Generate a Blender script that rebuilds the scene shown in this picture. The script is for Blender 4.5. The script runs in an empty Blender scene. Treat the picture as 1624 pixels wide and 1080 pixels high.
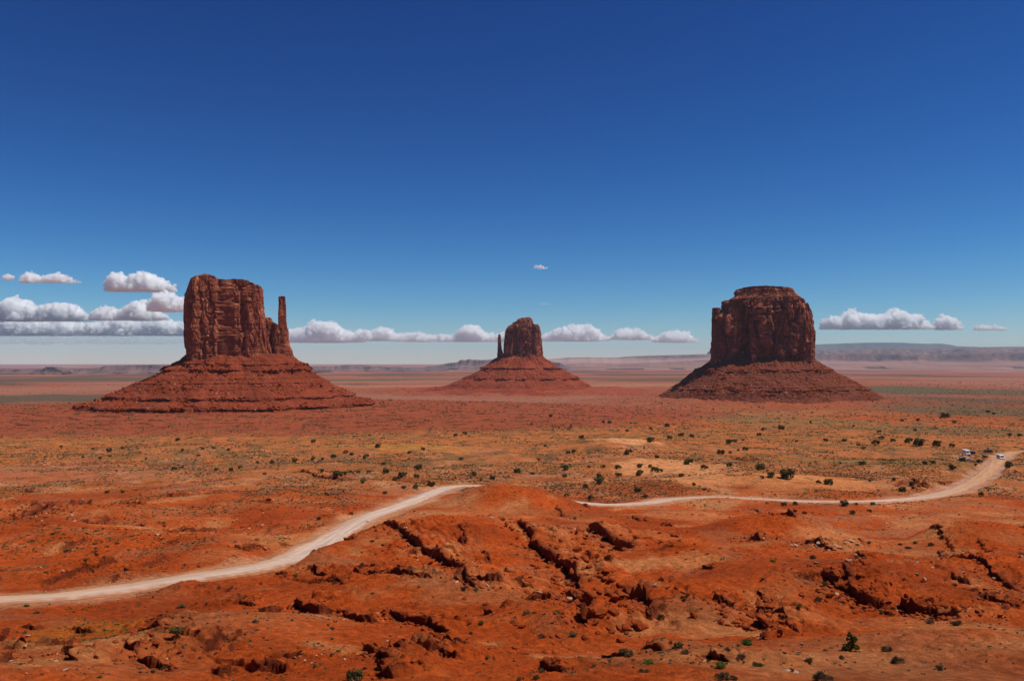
import bpy, bmesh, math, random
import numpy as np
from mathutils import Vector, Matrix

random.seed(7); RNG = np.random.default_rng(11)
SC = bpy.context.scene
COL = SC.collection
F, CX, CY, HZ = 1351.0, 812.0, 540.0, 577.0      # photograph: focal length and centre in its pixels, eye-level row
PITCH = math.atan((HZ-CY)/F)

# ---------------------------------------------------------------- camera, sky, sun, exposure
cd = bpy.data.cameras.new('camera'); cam = bpy.data.objects.new('camera', cd); COL.objects.link(cam)
cd.lens = 36.0*F/1624.0; cd.sensor_width = 36.0; cd.clip_start = 0.5; cd.clip_end = 200000.0
cam.location = (0, 0, 0); cam.rotation_euler = (math.pi/2 + PITCH, 0, 0)
SC.camera = cam
SUN_EL, SUN_TH = math.radians(63), math.radians(-6)   # theta: how far the sun stands forward of due right
SUN_DIR = Vector((math.cos(SUN_EL)*math.cos(SUN_TH), math.cos(SUN_EL)*math.sin(SUN_TH), math.sin(SUN_EL)))
w = bpy.data.worlds.new('World'); SC.world = w; w.use_nodes = True
nt = w.node_tree; bg = nt.nodes['Background']
sky = nt.nodes.new('ShaderNodeTexSky'); sky.sky_type = 'NISHITA'; sky.sun_disc = False
sky.sun_elevation = SUN_EL; sky.sun_rotation = math.pi/2 - SUN_TH
sky.altitude = 1700; sky.air_density = 1.0; sky.dust_density = 0.3; sky.ozone_density = 3.0
# a deep, polarised sky: each colour of the sky light is deepened by a power of its own
sp_ = nt.nodes.new('ShaderNodeSeparateColor'); cb_ = nt.nodes.new('ShaderNodeCombineColor'); nt.links.new(sky.outputs[0], sp_.inputs[0])
SKY_STRENGTH = 0.1
for i_, (tint, p_, a_) in enumerate(((0.50, 2.2, 3.4), (0.72, 1.5, 1.02), (0.80, 1.2, 0.87))):
    pw = nt.nodes.new('ShaderNodeMath'); pw.operation = 'POWER'; pw.inputs[1].default_value = 1.3*p_
    ml = nt.nodes.new('ShaderNodeMath'); ml.operation = 'MULTIPLY'; ml.inputs[1].default_value = a_*(tint*0.075)**p_/SKY_STRENGTH
    nt.links.new(sp_.outputs[i_], pw.inputs[0]); nt.links.new(pw.outputs[0], ml.inputs[0]); nt.links.new(ml.outputs[0], cb_.inputs[i_])
nt.links.new(cb_.outputs[0], bg.inputs[0]); bg.inputs[1].default_value = SKY_STRENGTH
sd = bpy.data.lights.new('sun', 'SUN'); so = bpy.data.objects.new('sun', sd); COL.objects.link(so)
sd.energy = 4.2; sd.angle = math.radians(0.53); sd.color = (1.0, 0.95, 0.87)
so.rotation_euler = SUN_DIR.to_track_quat('Z', 'Y').to_euler(); so.location = (0, 0, 400)
SC.view_settings.view_transform = 'Standard'; SC.view_settings.look = 'None'
SC.view_settings.exposure = 0.0; SC.view_settings.gamma = 1.0
SC.cycles.max_bounces = 32; SC.cycles.diffuse_bounces = 2; SC.cycles.volume_bounces = 32
SC.cycles.transparent_max_bounces = 8; SC.cycles.use_denoising = True

# ---------------------------------------------------------------- numeric helpers
_PT = np.random.default_rng(5).permutation(4096).astype(np.int64)
_ga = np.random.default_rng(6).uniform(0, 2*np.pi, 4096); _G2 = np.stack([np.cos(_ga), np.sin(_ga)], 1)
_g3 = np.random.default_rng(8).normal(size=(4096, 3)); _G3 = _g3/np.linalg.norm(_g3, axis=1)[:, None]
def _fade(t): return t*t*t*(t*(t*6-15)+10)
def noise2(x, y, seed=0, m=None):
    x = np.asarray(x, float); y = np.asarray(y, float)
    if m is not None:                                   # only where it counts
        o = np.zeros(x.shape); o[m] = noise2(x[m], np.broadcast_to(y, x.shape)[m], seed); return o
    ix = np.floor(x).astype(np.int64); iy = np.floor(y).astype(np.int64); fx = x-ix; fy = y-iy
    ux, uy = _fade(fx), _fade(fy); r = []
    for dx in (0, 1):
        a = _PT[(ix+dx+seed*131) & 4095]
        for dy in (0, 1):
            g = _G2[_PT[(a+iy+dy) & 4095]]; r.append(g[..., 0]*(fx-dx)+g[..., 1]*(fy-dy))
    return ((r[0]*(1-uy)+r[1]*uy)*(1-ux)+(r[2]*(1-uy)+r[3]*uy)*ux)*1.5
def noise3(x, y, z, seed=0):
    ix = np.floor(x).astype(np.int64); iy = np.floor(y).astype(np.int64); iz = np.floor(z).astype(np.int64)
    fx, fy, fz = x-ix, y-iy, z-iz; ux, uy, uz = _fade(fx), _fade(fy), _fade(fz); out = 0
    for dx in (0, 1):
        a = _PT[(ix+dx+seed*131) & 4095]; wx = ux if dx else 1-ux
        for dy in (0, 1):
            b = _PT[(a+iy+dy) & 4095]; wy = uy if dy else 1-uy
            for dz in (0, 1):
                g = _G3[_PT[(b+iz+dz) & 4095]]; wz = uz if dz else 1-uz
                out = out + wx*wy*wz*(g[..., 0]*(fx-dx)+g[..., 1]*(fy-dy)+g[..., 2]*(fz-dz))
    return out*1.5
def slabs3(x, y, z, seed=0):
    """random level of the nearest jittered cell, and how near its border is"""
    ix = np.floor(x).astype(np.int64); iy = np.floor(y).astype(np.int64); iz = np.floor(z).astype(np.int64)
    d1 = np.full(x.shape, 9.0); d2 = np.full(x.shape, 9.0); val = np.zeros(x.shape)
    for dx in (-1, 0, 1):
        a = _PT[(ix+dx+seed*131) & 4095]
        for dy in (-1, 0, 1):
            b = _PT[(a+iy+dy) & 4095]
            for dz in (-1, 0, 1):
                h = _PT[(b+iz+dz) & 4095]
                px = ix+dx+(h & 63)/63.0; py = iy+dy+((h >> 6) & 63)/63.0; pz = iz+dz+(_PT[h] & 63)/63.0
                d = np.sqrt((px-x)**2+(py-y)**2+(pz-z)**2); n = d < d1
                d2 = np.where(n, d1, np.minimum(d2, d)); val = np.where(n, (_PT[(h+77) & 4095])/4095.0, val); d1 = np.where(n, d, d1)
    return val, d2-d1
def fbm2(x, y, o=4, seed=0, g=0.5, m=None):
    if m is not None:
        r = np.zeros(x.shape); r[m] = fbm2(x[m], y[m], o, seed, g); return r
    s = 0; a = 1.0
    for i in range(o): s = s + a*noise2(x*2.03**i+i*17.3, y*2.03**i-i*9.1, seed+i); a *= g
    return s
def fbm3(x, y, z, o=4, seed=0, g=0.5):
    s = 0; a = 1.0
    for i in range(o): k = 2.03**i; s = s + a*noise3(x*k+i*17.3, y*k-i*9.1, z*k+i*5.7, seed+i); a *= g
    return s
def sst(a, b, x): t = np.clip((x-a)/(b-a), 0, 1); return t*t*(3-2*t)
def lin(c): return tuple((v/255/12.92 if v/255 <= .04045 else ((v/255+.055)/1.055)**2.4) for v in c)

# ground profile down the slope and over the plain: forward distance -> height below the eye
_rows = [(0.5, -1.75), (8, -4.2), (25, -10.6)] + [(d, -d*math.tan(math.atan((r-CY)/F)-PITCH)) for r, d in
    ((1080, 50), (1000, 76), (960, 90), (900, 122), (850, 160), (800, 230), (770, 300), (748, 370), (725, 455), (705, 655), (691, 950),
     (673, 1270), (660, 1520), (650, 1800), (640, 2200), (625, 3100), (610, 4700), (600, 7000), (592, 11000), (587, 17000))] + [(28000, -118), (36000, -80), (47000, -18)]
_lt = np.linspace(math.log(0.5), math.log(47000), 4000)
_zt = np.interp(_lt, [math.log(a) for a, b in _rows], [b for a, b in _rows])
_k = np.exp(-0.5*(np.arange(-120, 121)/40.0)**2); _k /= _k.sum()
_zt = np.convolve(np.pad(_zt, 120, mode='edge'), _k, 'valid')
def base(D): return np.interp(np.log(np.maximum(D, 0.5)), _lt, _zt)
def depth(x, y):
    r = np.hypot(x, y); az = np.abs(np.arctan2(x, y))
    return r*np.cos(np.minimum(az, math.radians(42)))
_rt = CY + F*np.tan(np.arctan(-_zt/np.exp(_lt))+PITCH)
def depth_of_row(py):                                   # forward distance at which the smooth ground shows at a row
    m = _lt > math.log(30)
    return float(np.exp(np.interp(-py, -_rt[m], _lt[m])))
def W(px, py, Y=None):                                  # world point on the smooth ground (or at forward distance Y)
    if Y is None: Y = depth_of_row(py)
    dx, dy, dz = (px-CX)/F, math.cos(PITCH)-math.sin(PITCH)*(CY-py)/F, math.sin(PITCH)+math.cos(PITCH)*(CY-py)/F
    return (dx/dy*Y, Y, dz/dy*Y)

# ---------------------------------------------------------------- materials
def new_mat(name, rough=0.95, spec=0.12):
    m = bpy.data.materials.new(name); m.use_nodes = True; n = m.node_tree; b = n.nodes['Principled BSDF']
    b.inputs['Roughness'].default_value = rough; b.inputs['Specular IOR Level'].default_value = spec*0.3
    return m, n, b
def own_graph(sc):
    with bpy.context.temp_override(scene=sc, view_layer=sc.view_layers[0]): return bpy.context.evaluated_depsgraph_get()
def nd(n, t, **k):
    x = n.nodes.new('ShaderNode'+t)
    for a, v in k.items(): setattr(x, a, v)
    return x
def coords(n, scale=(1, 1, 1), kind='Object'):
    tc = nd(n, 'TexCoord'); mp = nd(n, 'Mapping'); mp.inputs['Scale'].default_value = scale
    n.links.new(tc.outputs[kind], mp.inputs[0]); return mp.outputs[0]
def noise_node(n, co, scale, detail=6, rough=0.6, dist=0.0):
    t = nd(n, 'TexNoise'); t.inputs['Scale'].default_value = scale; t.inputs['Detail'].default_value = detail
    t.inputs['Roughness'].default_value = rough; t.inputs['Distortion'].default_value = dist
    n.links.new(co, t.inputs['Vector']); return t.outputs['Fac']
def ramp(n, fac, stops, interp='LINEAR'):
    r = nd(n, 'ValToRGB'); r.color_ramp.interpolation = interp; e = r.color_ramp.elements
    while len(e) < len(stops): e.new(0.5)
    for i, (p, c) in enumerate(stops): e[i].position = p; e[i].color = (*c, 1) if len(c) == 3 else c
    n.links.new(fac, r.inputs[0]); return r.outputs[0]
def mix(n, fac, a, b, mode='MIX'):
    m = nd(n, 'Mix', data_type='RGBA', blend_type=mode)
    for s, v in ((m.inputs[0], fac), (m.inputs[6], a), (m.inputs[7], b)):
        if isinstance(v, (int, float)): s.default_value = v
        elif isinstance(v, tuple): s.default_value = (*v, 1)
        else: n.links.new(v, s)
    return m.outputs[2]
def bump(n, b, height, dist, strength=1.0, prev=None):
    m = nd(n, 'Bump'); m.inputs['Distance'].default_value = dist; m.inputs['Strength'].default_value = strength
    n.links.new(height, m.inputs['Height'])
    if prev is not None: n.links.new(prev, m.inputs['Normal'])
    n.links.new(m.outputs[0], b.inputs['Normal']); return m.outputs[0]
G = lambda v: (v, v, v)

def mat_ground():
    m, n, b = new_mat('desert_soil'); co = coords(n)
    at = nd(n, 'Attribute', attribute_name='Col')
    a = ramp(n, noise_node(n, co, 1.3, 8, 0.65), [(0.25, G(0.72)), (0.75, G(1.28))])
    c = ramp(n, noise_node(n, co, 0.09, 7, 0.6), [(0.3, (0.80, 0.76, 0.74)), (0.7, (1.18, 1.22, 1.25))])
    k = mix(n, 1.0, at.outputs['Color'], a, 'MULTIPLY'); k = mix(n, 1.0, k, c, 'MULTIPLY')
    sp = ramp(n, noise_node(n, co, 5.0, 3, 0.6), [(0.66, G(0)), (0.74, G(1))])
    k = mix(n, sp, k, mix(n, 1.0, k, (1.5, 1.7, 1.8), 'MULTIPLY'))
    sp2 = ramp(n, noise_node(n, co, 2.6, 5, 0.7), [(0.27, G(1)), (0.35, G(0))])
    k = mix(n, sp2, k, mix(n, 1.0, k, (0.55, 0.5, 0.5), 'MULTIPLY'))
    vo = nd(n, 'TexVoronoi'); vo.inputs['Scale'].default_value = 2.2; n.links.new(co, vo.inputs['Vector'])
    vs = nd(n, 'SeparateColor'); n.links.new(vo.outputs['Color'], vs.inputs[0])
    k = mix(n, 1.0, k, ramp(n, vs.outputs[0], [(0.0, G(0.80)), (0.5, G(1.0)), (1.0, G(1.22))]), 'MULTIPLY')
    v2 = nd(n, 'TexVoronoi'); v2.inputs['Scale'].default_value = 0.9; v2.feature = 'F1'; n.links.new(co, v2.inputs['Vector'])
    n.links.new(k, b.inputs['Base Color'])
    p0 = bump(n, b, vo.outputs['Distance'], -0.14, 0.8)
    p = bump(n, b, noise_node(n, co, 0.6, 10, 0.72), 0.85, 1.0, p0)
    bump(n, b, noise_node(n, co, 4.0, 6, 0.75), 0.16, 1.0, p)
    return m
def mat_road():
    m, n, b = new_mat('pale_dirt_track'); co = coords(n)
    uv = nd(n, 'UVMap', uv_map='UVMap'); mp = nd(n, 'Mapping'); mp.inputs['Scale'].default_value = (9, 0.03, 1)
    n.links.new(uv.outputs[0], mp.inputs[0])
    st = ramp(n, noise_node(n, mp.outputs[0], 1.0, 4, 0.6), [(0.3, G(0.70)), (0.7, G(1.16))])
    at = nd(n, 'Attribute', attribute_name='Col')
    k = mix(n, 1.0, at.outputs['Color'], st, 'MULTIPLY')
    k = mix(n, 1.0, k, ramp(n, noise_node(n, co, 0.5, 7, 0.6), [(0.3, G(0.88)), (0.7, G(1.1))]), 'MULTIPLY')
    n.links.new(k, b.inputs['Base Color']); bump(n, b, noise_node(n, co, 2.5, 6, 0.65), 0.08)
    return m
def mat_cliff(name, streak=0.05, dark=(0.12, 0.036, 0.021), mid=(0.33, 0.092, 0.048), light=(0.58, 0.20, 0.09)):
    m, n, b = new_mat(name); co = coords(n)
    v = coords(n, (streak, streak, streak*0.16)); hcs = coords(n, (0.006, 0.006, 0.32))
    s = noise_node(n, v, 1.0, 8, 0.62, 0.6)
    k = ramp(n, s, [(0.30, dark), (0.45, mid), (0.58, mid), (0.72, light)])
    f = ramp(n, noise_node(n, co, 0.045, 6, 0.6, 0.8), [(0.54, G(0)), (0.62, G(0.85))])
    k = mix(n, f, k, light)
    l = ramp(n, noise_node(n, hcs, 1.0, 5, 0.6), [(0.35, G(0.75)), (0.65, G(1.15))])
    k = mix(n, 1.0, k, l, 'MULTIPLY')
    vs = ramp(n, noise_node(n, coords(n, (streak*3, streak*3, streak*0.25)), 1.0, 6, 0.6), [(0.3, G(0.6)), (0.6, G(1.12))])
    k = mix(n, 0.8, k, vs, 'MULTIPLY')
    n.links.new(k, b.inputs['Base Color'])
    p = bump(n, b, noise_node(n, v, 2.0, 8, 0.65), 3.0)
    p = bump(n, b, noise_node(n, co, 0.06, 8, 0.65), 5.0, 1.0, p)
    bump(n, b, noise_node(n, co, 0.3, 8, 0.7), 1.6, 1.0, p)
    return m
def mat_talus(name, col=(0.275, 0.056, 0.024)):
    m, n, b = new_mat(name); co = coords(n)
    k = ramp(n, noise_node(n, co, 0.02, 8, 0.62, 0.4), [(0.3, tuple(c*0.72 for c in col)), (0.7, tuple(c*1.3 for c in col))])
    k = mix(n, 1.0, k, ramp(n, noise_node(n, coords(n, (0.004, 0.004, 0.5)), 1.0, 5, 0.65), [(0.35, G(0.74)), (0.65, G(1.16))]), 'MULTIPLY')
    k = mix(n, ramp(n, noise_node(n, co, 0.28, 4, 0.65), [(0.64, G(0)), (0.72, G(0.75))]), k, (0.42, 0.21, 0.13))
    k = mix(n, ramp(n, noise_node(n, co, 0.19, 6, 0.7), [(0.28, G(0.8)), (0.38, G(0))]), k, tuple(c*0.35 for c in col))
    n.links.new(k, b.inputs['Base Color']); p = bump(n, b, noise_node(n, co, 0.08, 9, 0.7), 6.0)
    bump(n, b, noise_node(n, co, 0.5, 6, 0.7), 1.3, 1.0, p)
    return m
def mat_simple(name, c1, c2, scale=1.0, rough=0.95, bd=0.0, spec=0.12):
    m, n, b = new_mat(name, rough, spec); co = coords(n)
    n.links.new(ramp(n, noise_node(n, co, scale, 6, 0.6), [(0.3, c1), (0.7, c2)]), b.inputs['Base Color'])
    if bd: bump(n, b, noise_node(n, co, scale*2.5, 6, 0.65), bd)
    return m
def mat_leaf(name, c1, c2):
    m, n, b = new_mat(name, 0.8, 0.15); at = nd(n, 'Attribute', attribute_name='Shade')
    oi = nd(n, 'ObjectInfo')
    k = ramp(n, at.outputs['Fac'], [(0.0, c1), (1.0, c2)])
    k = mix(n, 1.0, k, ramp(n, oi.outputs['Random'], [(0, (0.8, 0.8, 0.8)), (1, (1.25, 1.18, 1.1))]), 'MULTIPLY')
    n.links.new(k, b.inputs['Base Color']); return m

M = dict(
    ground=mat_ground(), road=mat_road(),
    cliff=mat_cliff('varnished_sandstone'), cliff2=mat_cliff('dark_varnished_sandstone', 0.04, (0.075, 0.026, 0.018), (0.26, 0.078, 0.045), (0.60, 0.22, 0.11)),
    talus=mat_talus('red_talus'), talus2=mat_talus('brown_red_talus', (0.205, 0.055, 0.027)),
    rock=mat_simple('red_boulder', (0.16, 0.032, 0.009), (0.38, 0.075, 0.018), 1.4, bd=0.1),
    palerock=mat_simple('pale_pink_slab', (0.36, 0.16, 0.085), (0.58, 0.36, 0.24), 1.2, bd=0.08),
    juniper=mat_leaf('juniper_leaf', (0.042, 0.042, 0.015), (0.18, 0.16, 0.058)),
    sage=mat_leaf('grey_green_scrub', (0.08, 0.07, 0.035), (0.24, 0.20, 0.11)),
    dry=mat_leaf('dry_straw_scrub', (0.13, 0.085, 0.045), (0.38, 0.28, 0.15)),
    green=mat_leaf('bright_green_leaf', (0.040, 0.052, 0.009), (0.17, 0.19, 0.035)),
    bark=mat_simple('grey_bark', (0.05, 0.035, 0.025), (0.12, 0.09, 0.06), 6.0),
)

# ---------------------------------------------------------------- object helpers
def link_mesh(name, verts, faces, mat, parent=None, smooth=True, attrs=None):
    me = bpy.data.meshes.new(name); v = np.asarray(verts, np.float32); f = np.asarray(faces, np.int32)
    me.vertices.add(len(v)); me.vertices.foreach_set('co', v.ravel())
    k = f.shape[1]; me.loops.add(f.size); me.loops.foreach_set('vertex_index', f.ravel())
    me.polygons.add(len(f)); me.polygons.foreach_set('loop_start', np.arange(len(f), dtype=np.int32)*k)
    me.polygons.foreach_set('loop_total', np.full(len(f), k, np.int32))
    me.polygons.foreach_set('use_smooth', np.full(len(f), smooth, bool))
    me.update(calc_edges=True)
    for an, av in (attrs or {}).items():
        av = np.asarray(av, np.float32)
        if av.ndim == 2:
            at = me.attributes.new(an, 'FLOAT_COLOR', 'POINT')
            at.data.foreach_set('color', np.concatenate([av, np.ones((len(av), 1), np.float32)], 1).ravel())
        else:
            at = me.attributes.new(an, 'FLOAT', 'POINT'); at.data.foreach_set('value', av)
    me.materials.append(mat); o = bpy.data.objects.new(name, me); COL.objects.link(o)
    if parent: o.parent = parent
    return o
def grid_faces(nr, nc, wrap=False):
    r = np.arange(nr-1)[:, None]; c = np.arange(nc if wrap else nc-1)[None, :]; c2 = (c+1) % nc
    return np.stack(np.broadcast_arrays(r*nc+c, r*nc+c2, (r+1)*nc+c2, (r+1)*nc+c), -1).reshape(-1, 4)
def tag(o, label=None, cat=None, group=None, kind=None):
    for k, v in (('label', label), ('category', cat), ('group', group), ('kind', kind)):
        if v: o[k] = v
    return o
def empty(name, loc=(0, 0, 0)):
    o = bpy.data.objects.new(name, None); o.location = loc; o.empty_display_size = 0.3; COL.objects.link(o); return o

# ---------------------------------------------------------------- features of the terrain
ROAD_PX = [(-330, 958), (-160, 957), (-60, 954), (0, 950), (100, 944), (200, 931), (300, 915), (380, 903), (440, 891), (487, 876), (516, 860), (542, 842), (582, 820),
           (640, 800), (690, 780), (722, 771), (770, 771), (820, 780), (865, 790), (905, 796), (960, 800), (1020, 798), (1070, 791), (1130, 788), (1200, 791), (1300, 795),
           (1400, 794), (1480, 786), (1530, 771), (1560, 753), (1577, 737), (1586, 727), (1594, 721), (1606, 717.5), (1624, 716), (1680, 714)]
def catmull(P, n=12):
    P = np.array(P, float); out = []
    for i in range(len(P)-1):
        p0, p1, p2, p3 = P[max(i-1, 0)], P[i], P[i+1], P[min(i+2, len(P)-1)]
        for t in np.linspace(0, 1, n, endpoint=False):
            out.append(0.5*((2*p1)+(-p0+p2)*t+(2*p0-5*p1+4*p2-p3)*t*t+(-p0+3*p1-3*p2+p3)*t**3))
    out.append(P[-1]); return np.array(out)
ROAD = catmull([W(*p)[:2] for p in ROAD_PX])
def near_poly(x, y, P, r): return (x > P[:, 0].min()-r) & (x < P[:, 0].max()+r) & (y > P[:, 1].min()-r) & (y < P[:, 1].max()+r)
def polydist(x, y, P, rmax):                            # distance, signed side, position along a polyline, only near it
    d = np.full(x.shape, 1e9); sd = np.zeros(x.shape); tt = np.zeros(x.shape)
    L = np.concatenate([[0], np.cumsum(np.hypot(*np.diff(P, axis=0).T))])
    m = (x > P[:, 0].min()-rmax) & (x < P[:, 0].max()+rmax) & (y > P[:, 1].min()-rmax) & (y < P[:, 1].max()+rmax)
    idx = np.nonzero(m)
    if len(idx[0]) == 0: return d, sd, tt, L[-1]
    X, Y = x[idx], y[idx]; dd = np.full(X.shape, 1e9); ss = np.zeros(X.shape); t2 = np.zeros(X.shape)
    for i in range(len(P)-1):
        a, b = P[i], P[i+1]; e = b-a; l2 = (e**2).sum()+1e-9
        t = ((X-a[0])*e[0]+(Y-a[1])*e[1])/l2; tc = np.clip(t, 0, 1)
        q = np.hypot(X-a[0]-tc*e[0], Y-a[1]-tc*e[1]); s = np.sign(e[0]*(Y-a[1])-e[1]*(X-a[0]))
        k = q < dd; dd[k] = q[k]; ss[k] = s[k]; t2[k] = (L[i]+tc*math.sqrt(l2))[k]
    d[idx] = dd; sd[idx] = ss; tt[idx] = t2
    return d, sd, tt, L[-1]
# smooth mounds: px, py of the centre on the smooth ground, half-widths across and along the view (m), height (m)
MOUNDS = [(823, 804, 13, 12, 5.4), (780, 800, 9, 8, 2.2), (870, 830, 12, 9, 1.6), (500, 893, 6, 5, 2.0), (400, 905, 5, 3, -0.3), (283, 937, 3.2, 2.6, 0.75), (585, 842, 7, 6, 1.7),
          (700, 862, 13, 11, 4.0), (610, 880, 10, 8, 1.4), (1225, 838, 10, 8, 3.6), (1100, 900, 10, 8, 2.6), (930, 850, 14, 10, 1.8), (1170, 935, 7, 7, 1.6),
          (1560, 862, 10, 8, 3.4), (1370, 910, 14, 8, 1.5), (560, 950, 12, 8, 1.3), (690, 960, 9, 6, 1.4), (310, 1010, 8, 8, 1.0), (450, 1020, 8, 7, 1.2), (130, 1010, 9, 10, -1.0),
          (1450, 1040, 12, 6, 1.3), (1200, 1060, 10, 5, 0.8), (1320, 965, 10, 5, -1.0), (1550, 960, 12, 5, -0.8), (1600, 905, 14, 8, 1.6), (60, 850, 14, 12, 2.0), (310, 858, 12, 9, 1.8),
          (110, 815, 16, 10, 1.6), (430, 812, 14, 10, 1.6), (1000, 716, 38, 75, 7.0), (640, 716, 60, 60, 4.5), (1230, 770, 34, 20, 3.0), (1450, 745, 40, 30, 3.0), (1380, 700, 60, 80, 5.0),
          (240, 725, 70, 50, 3.5), (960, 940, 5, 8, -0.7), (880, 985, 6, 5, 0.8), (1040, 990, 5, 5, -0.5), (790, 860, 9, 7, 1.2), (820, 930, 8, 6, 0.9)]
# ledges: pixel polyline on the smooth ground, height (m), overhang (m), how far the shelf runs back (m)
LEDGES = [([(686, 823), (705, 826), (735, 835), (770, 838)], 1.3, .8, 6), ([(608, 862), (632, 874), (655, 886), (690, 897), (720, 905), (755, 912)], 1.6, .9, 8),
          ([(818, 858), (840, 866), (852, 880), (880, 892), (905, 905), (920, 920), (925, 932)], 2.0, 1.0, 9),
          ([(925, 853), (950, 860), (975, 875), (990, 890), (1010, 898)], 2.2, 1.1, 8), ([(895, 957), (915, 965), (930, 975), (938, 1000)], 1.7, .9, 7),
          ([(990, 935), (1010, 945), (1030, 955), (1037, 990)], 1.9, 1.0, 6), ([(1215, 960), (1212, 980), (1225, 1000)], 1.7, .9, 6),
          ([(520, 938), (545, 938), (575, 930), (615, 938)], 1.3, .7, 6), ([(607, 944), (640, 948), (685, 958)], 1.3, .8, 6), ([(718, 952), (760, 952), (800, 956)], 1.2, .7, 6),
          ([(462, 967), (492, 976), (500, 984), (545, 981)], 1.3, .8, 7), ([(548, 988), (570, 996), (598, 1000)], .8, .5, 5), ([(620, 990), (645, 996), (680, 1000), (712, 1010)], 1.1, .6, 5),
          ([(580, 1032), (600, 1046), (625, 1056)], .9, .5, 5), ([(488, 908), (505, 918), (518, 928)], .8, .5, 4),
          ([(1205, 822), (1228, 832), (1262, 840)], 2.0, 1.1, 8), ([(1190, 848), (1215, 858)], 1.4, .8, 5), ([(1275, 864), (1300, 868), (1325, 876)], 1.3, .8, 5), ([(1545, 842), (1575, 848)], 2.0, 1.0, 4),
          ([(1300, 925), (1340, 945), (1380, 955), (1430, 960)], 1.4, .9, 7), ([(1430, 955), (1470, 968), (1500, 975), (1530, 982)], 1.6, 1.0, 6), ([(1340, 918), (1352, 938), (1365, 952)], 1.2, .7, 5),
          ([(18, 826), (40, 822), (62, 814), (86, 802)], 2.6, 1.5, 9), ([(110, 800), (130, 796), (145, 798)], 1.8, 1.0, 6), ([(274, 850), (300, 847), (322, 843), (344, 834)], 2.3, 1.4, 8),
          ([(130, 835), (150, 830), (175, 823)], 1.3, .8, 6), ([(55, 920), (110, 908), (150, 897), (190, 884)], 1.0, .6, 6), ([(225, 895), (250, 882), (262, 876)], .8, .4, 5),
          ([(400, 802), (415, 808), (440, 806)], 2.2, 1.3, 9), ([(38, 777), (60, 780), (95, 778)], 1.2, .6, 9), ([(0, 745), (120, 741), (260, 738), (420, 735)], 1.3, .7, 25),
          ([(300, 775), (330, 770), (380, 768)], 1.0, .6, 10), ([(200, 1045), (225, 1055), (250, 1062), (290, 1062)], .8, .4, 4), ([(250, 980), (262, 984), (275, 990)], .8, .4, 3),
          ([(1160, 730), (1180, 733), (1200, 730)], 2.0, 1., 10), ([(1165, 768), (1195, 767)], 1.2, .7, 8), ([(1000, 817), (1020, 820)], 1.0, .6, 4), ([(1045, 826), (1070, 830)], 1.2, .7, 4),
          ([(0, 1040), (30, 1030), (45, 1024)], .7, .4, 3), ([(0, 1075), (20, 1068)], .7, .4, 3), ([(1500, 893), (1550, 905), (1624, 940)], 1.0, .6, 5), ([(1560, 950), (1590, 962), (1624, 968)], 1.0, .6, 5),
          ([(1100, 640), (1180, 640)], 4, 2, 40), ([(0, 716), (200, 710), (420, 716)], 2.0, 1.0, 40), ([(230, 790), (300, 792), (350, 788)], 1.0, .6, 8), ([(470, 760), (540, 770), (560, 768)], 1.2, .7, 8),
          ([(860, 1060), (880, 1066), (905, 1068)], .7, .4, 3), ([(1270, 938), (1290, 930), (1300, 925)], 1.0, .6, 4), ([(1420, 775), (1450, 770), (1470, 775)], 1.6, .9, 6)]
for i in range(110):                                     # lesser broken ledges over the foreground slope
    px, py = random.uniform(-30, 1650), random.uniform(800, 1075)
    if py > 965 and px > 1260: continue
    L = random.uniform(10, 45); q = random.uniform(-.5, .35) if px < 500 else random.uniform(-.1, .6)
    LEDGES.append(([(px, py), (px+L*.5, py+L*.5*q+random.uniform(-3, 3)), (px+L, py+L*q)], random.uniform(.35, 1.0), .4, 3.5))
ROCKY = [(925, 925, 9, 14, .35), (1005, 955, 8, 12, .5), (880, 1010, 6, 7, .45), (262, 1000, 6, 8, .7), (1345, 938, 12, 5, .7), (1520, 965, 9, 5, .7), (1310, 866, 13, 8, .8), (290, 850, 12, 8, .8), (445, 850, 9, 9, .7),
         (90, 812, 15, 8, 1.0), (620, 875, 7, 7, .6), (690, 950, 14, 5, .4), (1560, 845, 9, 7, .9), (1540, 905, 12, 10, .6), (1455, 770, 8, 8, 1.2), (1060, 850, 12, 8, .5), (1215, 850, 9, 8, .8), (60, 1040, 6, 5, .5), (160, 895, 14, 8, .5),
         (1020, 815, 14, 8, .6), (400, 808, 16, 10, .9), (1180, 875, 12, 8, .5), (800, 960, 8, 6, .4), (840, 820, 14, 8, .4), (1450, 900, 12, 8, .5)]
LEDW = [(catmull([W(*p)[:2] for p in P], 5), a, o, l) for P, a, o, l in LEDGES]

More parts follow.
